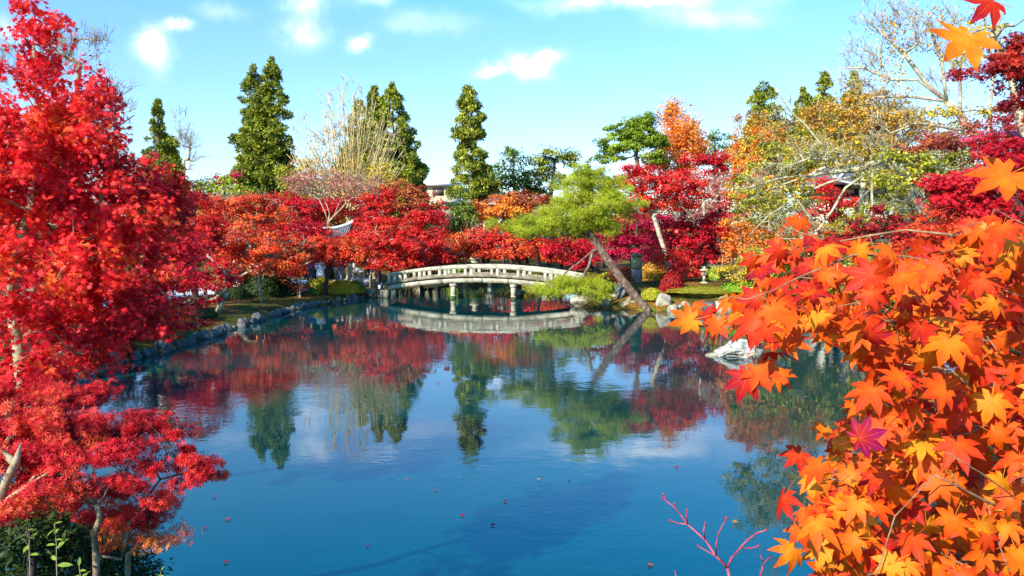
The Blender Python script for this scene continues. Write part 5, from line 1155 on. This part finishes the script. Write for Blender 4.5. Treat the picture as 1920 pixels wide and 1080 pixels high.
def leafy_plant(label, px, py0, py1, D, n, size, seed):
    rng = np.random.default_rng(seed); a, b = W(px, py0, D), W(px - 4, py1, D); g = ground_under(a, 0); root = thing('leafy_plant', label, 'plant', tuple(g))
    m = MB(); m.tube([g - g, (a - g) * .6, a - g, (a + b) / 2 - g + [.004, 0, 0], b - g], [.0025, .0025, .002, .0016, .001], 5); m.build('stem', BARK['tan'](), root)
    C, Y, Nn, S = [], [], [], []
    for i in range(n):
        f = i / (n - 1); p = a + (b - a) * f - g; an = i * 2.4; d = np.array([math.cos(an), math.sin(an) * .8, .15 + .3 * f])
        C.append(p); Y.append(d); Nn.append(np.array([-.2, -.5, .9]) + rng.normal(0, .2, 3)); S.append(size * (1 - .45 * f) * rng.uniform(.7, 1.1))
    V = [(0, 0, 0), (.10, .18, .02), (.17, .42, .05), (.12, .75, .03), (0, 1, -.08), (-.12, .75, .03), (-.17, .42, .05), (-.10, .18, .02), (0, .4, -.01), (0, .75, -.03)]
    F = [(0, 1, 8), (1, 2, 8), (2, 9, 8), (2, 3, 9), (3, 4, 9), (4, 5, 9), (5, 6, 9), (6, 8, 9), (6, 7, 8), (7, 0, 8)]
    leaves('leaves', np.array(C), np.array(Nn), np.array(Y), np.array(S), rng.uniform(.4, 1, n), (np.array(V), np.array(F)), leafmat('green'), root)
leafy_plant('slender sunlit green plant with pointed leaves before the dark undergrowth', 106, 1060, 982, 3.1, 9, .065, 3)
leafy_plant('low green leafy plant at the foot of the azalea stems', 152, 1110, 1062, 3.1, 7, .07, 4)
leafy_plant('yellow-green leaf tuft at the bottom edge right of the azalea', 305, 1130, 1072, 3.4, 12, .07, 5)
leafy_plant('pale green sprig lit in the dark undergrowth left of the stems', 55, 1040, 965, 3.3, 9, .06, 6)

# ================================================================ NEAR RIGHT: orange maple
def near_leaf_mat():
    m, nt = new_mat('orange_maple_leaf')
    at = N(nt, 'ShaderNodeAttribute', attribute_name='t'); lf = N(nt, 'ShaderNodeAttribute', attribute_name='lf'); s = N(nt, 'ShaderNodeSeparateXYZ'); nt.links.new(lf.outputs['Vector'], s.inputs[0])
    tcn = N(nt, 'ShaderNodeTexCoord'); nz = N(nt, 'ShaderNodeTexNoise'); nz.inputs['Scale'].default_value = 55; nz.inputs['Detail'].default_value = 5; nt.links.new(tcn.outputs['Object'], nz.inputs[0])
    nb = N(nt, 'ShaderNodeTexNoise'); nb.inputs['Scale'].default_value = 420; nb.inputs['Detail'].default_value = 2; nt.links.new(tcn.outputs['Object'], nb.inputs[0])
    # pigment: yellower around the middle, redder to the tips
    f = mth(nt, 'ADD', mth(nt, 'MULTIPLY_ADD', s.outputs[0], -.26, .17), mth(nt, 'ADD', at.outputs['Fac'], mth(nt, 'MULTIPLY_ADD', nz.outputs['Fac'], .5, -.25)))
    c = ramp(nt, [(.28, .004, .06), (.36, .008, .012), (.54, .022, .004), (.64, .06, .003), (.68, .12, .003), (.72, .26, .01)], f, 0, 1)
    mid = mth(nt, 'MULTIPLY', mth(nt, 'LESS_THAN', s.outputs[1], .08), mth(nt, 'LESS_THAN', s.outputs[2], .5))
    sp = mth(nt, 'MAXIMUM', mth(nt, 'LESS_THAN', nb.outputs['Fac'], .31), mth(nt, 'MULTIPLY', mth(nt, 'GREATER_THAN', s.outputs[0], .86), mth(nt, 'GREATER_THAN', nz.outputs['Fac'], .5)))
    x = N(nt, 'ShaderNodeMix', data_type='RGBA'); nt.links.new(mth(nt, 'MULTIPLY', mid, .45), x.inputs[0]); nt.links.new(c, x.inputs[6]); x.inputs[7].default_value = (.55, .10, .03, 1)
    y = N(nt, 'ShaderNodeMix', data_type='RGBA'); nt.links.new(mth(nt, 'MULTIPLY', sp, .6), y.inputs[0]); nt.links.new(x.outputs[2], y.inputs[6]); y.inputs[7].default_value = (.30, .04, .01, 1)
    p = N(nt, 'ShaderNodeBsdfPrincipled'); p.inputs['Roughness'].default_value = .55; p.inputs['Specular IOR Level'].default_value = .15
    tr = N(nt, 'ShaderNodeBsdfTranslucent'); nt.links.new(y.outputs[2], p.inputs['Base Color']); nt.links.new(y.outputs[2], tr.inputs['Color'])
    b = N(nt, 'ShaderNodeBump'); b.inputs['Strength'].default_value = .25; b.inputs['Distance'].default_value = .001; nt.links.new(nz.outputs['Fac'], b.inputs['Height']); nt.links.new(b.outputs[0], p.inputs['Normal'])
    ms = N(nt, 'ShaderNodeMixShader'); ms.inputs[0].default_value = .36; nt.links.new(p.outputs[0], ms.inputs[1]); nt.links.new(tr.outputs[0], ms.inputs[2])
    o = N(nt, 'ShaderNodeOutputMaterial'); nt.links.new(ms.outputs[0], o.inputs[0]); return m
NLM = near_leaf_mat()
def inpoly(x, y, P):
    ins = np.zeros(x.shape, bool); P = np.array(P, float)
    for i in range(len(P)):
        a, b = P[i], P[(i + 1) % len(P)]; ins ^= ((a[1] > y) != (b[1] > y)) & (x < (b[0] - a[0]) * (y - a[1]) / (b[1] - a[1] + 1e-9) + a[0])
    return ins
def orange_maple():
    rng = np.random.default_rng(321)
    MASS = [(1425, 600), (1450, 555), (1500, 545), (1560, 500), (1640, 500), (1700, 470), (1800, 470), (1860, 430), (2000, 440), (2020, 1180), (1560, 1180), (1530, 1050), (1500, 960), (1500, 890), (1560, 850), (1570, 790), (1620, 740), (1620, 680), (1560, 610), (1490, 620), (1450, 640), (1430, 630)]
    UP = [(1400, 500), (1450, 440), (1600, 440), (1700, 480), (1850, 400), (1940, 420), (1940, 500), (1700, 540), (1560, 520), (1450, 560)]
    px, py, dd, t = [], [], [], []
    def fill(poly, n, d0, d1, sz=1):
        P = np.array(poly); x = rng.uniform(P[:, 0].min(), P[:, 0].max(), n * 4); y = rng.uniform(P[:, 1].min(), P[:, 1].max(), n * 4)
        k = inpoly(x, y, poly); x, y = x[k][:n], y[k][:n]; px.extend(x); py.extend(y); dd.extend(rng.uniform(d0, d1, len(x)))
    fill(MASS, 270, .86, 1.1); fill(MASS, 440, 1.1, 1.4); fill(MASS, 750, 1.4, 2.0); fill(UP, 120, 1.1, 2.0)
    singles = [(1298, 600, .95), (1345, 602, 1.0), (1372, 590, 1.0), (1395, 600, 1.02), (1420, 560, 1.2), (1415, 612, 1.05), (1420, 690, .98), (1400, 705, .98), (1445, 660, 1.0), (1475, 640, 1.0), (1350, 690, 2.0), (1440, 690, 1.1), (1330, 580, 1.1), (1300, 575, 1.3), (1385, 560, 1.3), (1460, 700, 1.2),
               (1470, 930, .98), (1500, 990, 1.0), (1490, 1030, 1.0), (1520, 900, 1.0), (1460, 560, 1.1), (1480, 600, 1.0), (1440, 600, 1.05), (1500, 850, 1.1), (1545, 800, 1.1), (1500, 410, 1.4), (1440, 480, 1.3), (1495, 470, 1.3), (1550, 460, 1.25), (1415, 485, 1.5), (1365, 560, 1.4),
               (1880, 425, .8), (1890, 325, .95), (1560, 620, 1.0), (1530, 600, 1.0)]
    for a, b, c in singles[:10] + singles[11:]: px.append(a); py.append(b); dd.append(c)
    px, py, dd = np.array(px), np.array(py), np.array(dd); n = len(px)
    C = np.array([W(a, b, c) for a, b, c in zip(px, py, dd)])
    Nn = np.array([-.32, -.70, .55]) + rng.normal(0, .44, (n, 3))
    ang = rng.normal(-.25, .75, n)       # lobes hang down, leaning to the left
    Y = np.stack([np.sin(ang) , np.full(n, -.25), -np.cos(ang)], 1)
    S = rng.uniform(.021, .036, n)
    blot = np.array([mnoise.noise(Vector(c * 4.2)) for c in C])
    t = .61 + .20 * blot + rng.normal(0, .15, n)
    red = rng.random(n) < .07; t[red] = rng.uniform(.18, .36, red.sum())
    t[py < 520] -= .06
    # the two special leaves: a magenta one on the mass and the single yellow one at the top right
    sp = [((1612, 822, .84), (-.3, -.9, .3), (.5, -.1, .2), .030, -.05), ((1815, 68, .74), (-.1, -.75, .62), (-.62, -.3, -.55), .040, .86), ((1862, 2, .78), (.2, -.8, .5), (-.8, -.2, .1), .036, .25), ((1893, 325, .8), (-.2, -.7, .6), (-.75, -.2, -.25), .042, .70), ((1420, 600, .93), (-.3, -.8, .5), (-.8, -.2, -.3), .036, .45)]
    C = np.concatenate([C, [W(*s[0]) for s in sp]]); Nn = np.concatenate([Nn, [s[1] for s in sp]]); Y = np.concatenate([Y, [s[2] for s in sp]]); S = np.concatenate([S, [s[3] for s in sp]]); t = np.concatenate([t, [s[4] for s in sp]])
    n = len(C); bend = np.stack([rng.uniform(-.1, .5, n), rng.uniform(-.4, .6, n), rng.normal(0, .3, n)], 1)
    trk = [W(2150, 1500, 1.4), W(2120, 1100, 1.35), W(2060, 850, 1.3), W(2040, 600, 1.3), W(2030, 300, 1.25), W(2020, 40, 1.2)]
    g = ground_under(trk[0]); trk = [g] + trk[1:]
    root = thing('maple_tree', 'orange maple whose big star leaves fill the lower right close to the viewer', 'tree', tuple(g))
    ex = [[W(2040, 600, 1.3), W(1925, 545, 1.2), W(1800, 500, 1.15), W(1700, 482, 1.15), W(1600, 480, 1.15), W(1500, 520, 1.12), W(1400, 560, 1.05)],
          [W(2060, 850, 1.2), W(1940, 960, .92), W(1850, 890, .85), W(1770, 848, .82)], [W(2040, 900, 1.2), W(1900, 960, .95), W(1800, 915, .9), W(1750, 888, .88)],
          [W(2060, 850, 1.3), W(1900, 760, 1.25), W(1750, 720, 1.2), W(1620, 700, 1.15)], [W(2080, 950, 1.3), W(1900, 900, 1.25), W(1700, 880, 1.15), W(1560, 900, 1.08)],
          [W(2040, 700, 1.3), W(1850, 640, 1.25), W(1650, 600, 1.15), W(1500, 610, 1.08), W(1420, 640, 1.0)], [W(2110, 1100, 1.35), W(1900, 1060, 1.3), W(1700, 1020, 1.2), W(1560, 1010, 1.1)],
          [W(2020, 60, 1.2), W(1930, 30, .95), W(1870, 60, .78), W(1848, 75, .745)], [W(2030, 300, 1.25), W(1950, 290, .95), W(1925, 310, .82)], [W(2035, 420, 1.3), W(1880, 450, 1.25), W(1700, 430, 1.3), W(1560, 455, 1.35), W(1450, 420, 1.4)], [W(1560, 455, 1.35), W(1470, 470, 1.35), W(1400, 480, 1.4)]]
    TG = C[rng.permutation(n - 5)[:190]] + np.array([.01, .004, .012])
    mb, P, rad = grow(trk, .010, TG, rng, tip=.0008, seg=.05, extra=ex, up=.1, wig=.08, expo=.33)
    o = mb.build('trunk', BARK['twig'](), root, smooth=True); o.location = -Vector(g)
    Cl = leaves('crown', C, Nn, Y, S, t, T_NEAR, NLM, root, bend=bend); Cl.location = -Vector(g)
    return root
orange_maple()
# bare reddish twig at the bottom
def twig():
    D = 1.3
    def pl(pts): return [W(a, b, D + (c if True else 0)) for a, b, c in pts]
    g = np.array([W(1375, 1200, D)[0], D, G(.5, D)]); root = thing('bare_sapling', 'leafless purple-red forked sapling twigs rising over the water at the bottom', 'sapling', tuple(g))
    lines = [(pl([(1380, 1500, 0), (1377, 1300, 0), (1375, 1120, 0), (1364, 1065, 0)]), [.009, .006, .0028, .0024]), (pl([(1364, 1065, 0), (1342, 1042, 0), (1322, 1012, .02), (1289, 983, .03), (1266, 952, .04), (1242, 934, .05)]), [.0022, .002, .0018, .0015, .0012, .0008]), (pl([(1364, 1065, 0), (1371, 1047, 0), (1390, 1025, -.02), (1402, 1012, -.02), (1420, 999, -.03), (1436, 994, -.04)]), [.0022, .0018, .0016, .0013, .0011, .0008]),
             (pl([(1342, 1042, 0), (1343, 1020, -.02), (1347, 1000, -.03), (1362, 971, -.04)]), [.0014, .0012, .001, .0008]), (pl([(1342, 1042, 0), (1330, 1036, .02), (1309, 1024, .03)]), [.0013, .001, .0008]), (pl([(1322, 1012, .02), (1319, 995, 0), (1322, 982, 0)]), [.0012, .001, .0008]), (pl([(1289, 983, .03), (1272, 981, .05), (1257, 976, .05)]), [.0013, .001, .0008]), (pl([(1289, 983, .03), (1287, 968, .02), (1288, 957, .02)]), [.0012, .001, .0008]),
             (pl([(1266, 952, .04), (1265, 945, .04)]), [.001, .0008]), (pl([(1250, 940, .05), (1244, 927, .05)]), [.001, .0008]), (pl([(1392, 1028, -.02), (1408, 1028, -.04), (1422, 1024, -.05)]), [.0012, .001, .0008]), (pl([(1377, 1300, 0), (1410, 1160, .05), (1424, 1085, .05), (1432, 1055, .05), (1444, 1044, .05)]), [.004, .003, .0016, .0013, .0009]), (pl([(1432, 1055, .05), (1427, 1044, .05)]), [.001, .0009]), (pl([(1375, 1300, 0), (1290, 1150, .1), (1268, 1085, .1), (1266, 1073, .1)]), [.004, .0025, .0013, .001])]
    m = MB()
    for pts, r in lines:
        m.tube(np.array(pts) - g, r, 7)
    b = m.build('trunk', BARK['purple'](), root, smooth=True)
    m = MB()
    for pts, r in lines[1:]:
        p = np.array(pts[-1]) - g; m.prism(6, [(-.003, .0008), (0, .0018), (.003, .0009)], p)
        for q in pts[1:-1]: m.prism(6, [(-.0015, .001), (0, .0028), (.0015, .001)], np.array(q) - g)
    m.build('bud', flatm('bud_red', (.30, .04, .08), .5), root)
twig()

# ================================================================ floating leaves
fl = [(865, 968, 'dark brown curled leaf floating left of the magenta one, middle of the pond', -.2, .05), (925, 987, 'magenta maple leaf floating in the middle foreground of the pond', -.05, .05), (690, 1023, 'small purple leaf floating near the bottom left of the open water', -.05, .035), (425, 975, 'orange-red leaf floating beside the rust-orange azalea', .5, .05), (383, 992, 'crimson leaf floating closest to the azalea', .1, .04), (403, 932, 'pink-red leaf floating above the orange-red one near the azalea', .2, .04),
      (1217, 1061, 'orange star leaf floating at the bottom, left of the bare sapling', .75, .05), (1270, 878, 'pink leaf floating in line with the red sapling top', .05, .05), (425, 1055, 'dark red leaf floating at the bottom left', .0, .045), (1357, 974, 'magenta leaf floating right beside the cream one', -.05, .035), (1379, 981, 'cream narrow leaf floating beside the sapling', 1.2, .045), (1010, 900, 'pale leaf floating above the brown-red leaf', 1.0, .035), (1066, 900, 'small cream leaf floating right of the pale leaf', 1.2, .035),
      (948, 942, 'brown-red leaf floating above and right of the magenta leaf', .0, .045), (817, 921, 'tiny dark leaf floating left of the pale leaves', .0, .035), (797, 691, 'tiny pink leaf floating between the tree reflections', .2, .07), (822, 720, 'tiny red leaf floating left of the slim conifer reflection', .2, .06), (1012, 902, 'tiny white petal touching the pale leaf', 1.2, .02), (760, 900, 'tiny orange leaf floating left of the tiny dark one', .6, .03), (1338, 780, 'tiny magenta leaf floating far right near the orange leaves', 0, .05)]
for i, (px, py, lb, t, s) in enumerate(fl):
    rng = np.random.default_rng(900 + i); x, y = WL(px, py); root = None
    o = leaves('floating_leaf', np.zeros((1, 3)), np.array([[rng.normal(0, .12), rng.normal(0, .12), 1]]), np.array([[math.cos(i * 2.1), math.sin(i * 2.1), 0.0]]), np.array([s]), np.array([t]), T_NEAR, NLM, None, bend=np.array([[-.12, .1, .1]]))
    o.location = (x, y, .018); tag(o, lb, 'leaf')

# garden trees standing left of the view, which shade the left shore
for i, (x, y, h, lb) in enumerate([(-15.5, 17, 7.5, 'tall evergreen outside the left edge, nearest one shading the shore'), (-18.5, 21.5, 8, 'tall evergreen outside the left edge, middle one shading the shore'), (-21.5, 26.5, 8.5, 'tall evergreen outside the left edge, farthest one shading the shore'), (-12.5, 11.5, 6.5, 'dense evergreen outside the left edge beside the second near maple')]):
    px = 960 + x / y * FPX; k = FPX / y; top = 430 - (h - CAMZ) * k
    tree('evergreen_tree', lb, y, [(px, top + 1.6 * k, 2.4 * k, 1.6 * k), (px, top + 3.2 * k, 3.0 * k, 1.8 * k)], 'darkgreen', dens=3.5, ls=.16, pr=.6, flat=.8, br=30)

for i, (px, py, rx, ry, D, pal, lb) in enumerate([(800, 478, 40, 18, 54, 'crimson', 'low crimson maple at the left end of the row behind the bridge'), (860, 476, 34, 18, 55.5, 'redorange', 'low orange maple behind the bright green clipped shrub'), (905, 470, 34, 18, 56.5, 'red', 'low red maple behind the stone pagoda'),
        (960, 474, 40, 20, 56, 'crimson', 'low crimson maple behind the middle of the hedge'), (1005, 470, 36, 20, 55.5, 'red', 'low scarlet maple behind the right half of the hedge'), (1050, 474, 36, 20, 54.5, 'redorange', 'low orange maple behind the yellow hedge shrub'), (1095, 478, 36, 22, 53, 'crimson', 'low crimson maple at the right end of the row behind the bridge'), (760, 482, 40, 18, 52, 'red', 'low red maple behind the left end of the bridge')]):
    tree('maple_tree', lb, D, [(px, py, rx, ry), (px + 10, py - 10, rx * .7, ry)], pal, dens=5, br=30)

# right hand wall of foliage
for i, (D, bl, pal, kw, lb) in enumerate([
  (29, [(1560, 220, 60, 34), (1620, 200, 50, 34), (1680, 230, 60, 30), (1720, 270, 50, 30), (1620, 250, 60, 30)], 'ochre', dict(dens=3.2, twig=110, tip=.009, br=110, bark='lichen', tr=.05), 'twiggy golden tree thinning into the sky above the pale branches'),
  (30, [(1750, 330, 60, 40), (1800, 290, 50, 40), (1700, 380, 60, 30), (1780, 250, 50, 26)], 'olive', dict(dens=3, twig=40, bark='dark', tr=.06), 'olive tree between the hall and the crimson star-leaved maple'),
  (26, [(1480, 300, 50, 30), (1440, 330, 50, 30), (1400, 360, 40, 30), (1540, 300, 40, 24), (1420, 280, 30, 24)], 'yellowgreen', dict(dens=2.8, twig=80, tip=.008, br=90, bark='lichen', tr=.05), 'lacy yellow-green tree at the left tips of the pale branches'),
  (27, [(1500, 440, 60, 26), (1560, 470, 60, 24), (1440, 450, 50, 24), (1620, 470, 60, 24), (1400, 430, 30, 18)], 'orange', dict(dens=2.4, twig=60, tip=.008, br=60, bark='tan', tr=.05), 'amber tree low behind the nearest orange leaves'),
  (24, [(1850, 420, 90, 60), (1900, 330, 60, 80), (1920, 240, 50, 60)], 'red', dict(dens=3.5, twig=20, tr=.06), 'scarlet maple backing the star-leaved ones at the right edge'),
  (19, [(1720, 330, 50, 26), (1660, 330, 40, 18), (1760, 300, 40, 24), (1700, 290, 50, 14)], 'yellowgreen', dict(dens=3.4, twig=50, tip=.007, br=60, bark='lichen', pr=.25, tr=.05), 'yellow-green spray over the thick crook of the gnarled tree')]):
    tree('autumn_tree', lb, D, bl, pal, **kw)

for i, (px, py, D, rx, h, lb) in enumerate([(250, 660, 21, .9, .7, 'dark crimson bush nearest the viewer along the left shore'), (310, 640, 23.5, .8, .5, 'dark crimson bush behind the nearest edging boulders'), (350, 618, 26, .9, .45, 'low dark red bush in the shade of the crimson maple on the left shore'), (215, 690, 19, .8, .6, 'dark red bush under the shaded near maple at the water'), (400, 606, 29.5, .8, .35, 'flat dark red bush on the moss beyond the mossy leaning trunk')]):
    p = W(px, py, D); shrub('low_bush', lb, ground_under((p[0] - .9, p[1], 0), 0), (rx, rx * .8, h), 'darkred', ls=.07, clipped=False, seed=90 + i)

tree('autumn_tree', 'broad olive and gold tree closing the gap above the hall roof', 36, [(1540, 230, 60, 40), (1620, 260, 60, 40), (1700, 250, 60, 44), (1480, 270, 50, 40), (1760, 300, 50, 40), (1640, 330, 40, 20), (1660, 210, 50, 24)], 'olive', dens=3.2, pr=.4, br=60, twig=60, tip=.01, bark='lichen', tr=.07)
tree('autumn_tree', 'golden orange tree under the rounded conifer at the right skyline', 44, [(1410, 300, 46, 36), (1455, 330, 50, 36), (1400, 350, 40, 30), (1440, 265, 36, 30)], 'orange', dens=3.5, pr=.4, br=50, twig=40, tip=.01, tr=.08)

# fallen leaves strewn over both banks
rg = np.random.default_rng(77); fx = rg.uniform(-16, 14, 26000); fy = rg.uniform(14, 46, 26000); sd = sdist(fx, fy)
k = (sd > .15) & (sd < 6) & (psn(np.stack([fx, fy, fx * 0], 1), rg, .8) > -.1); fx, fy = fx[k], fy[k]; n = len(fx)
o = leaves('fallen_leaves', np.stack([fx, fy, gh(fx, fy) + .02], 1), rg.normal(0, .3, (n, 3)) + [0, 0, 1], rg.normal(0, 1, (n, 3)), rg.uniform(.05, .09, n), rg.normal(.5, .3, n), T_QUAD, leafmat('brick'), None)
tag(o, 'red and brown fallen leaves strewn over the moss of both banks', 'fallen leaves', kind='stuff')

tree('maple_tree', 'vivid orange-red maple under the crimson one at the right edge', 12, [(1800, 440, 80, 26), (1880, 450, 70, 40), (1730, 455, 50, 20), (1900, 400, 40, 40)], 'redorange', trunk=[(2000, 640), (1940, 520), (1860, 460)], tr=.06, tmpl=T_STAR5, ls=.045, dens=4.5, pr=.18, tip=.006)
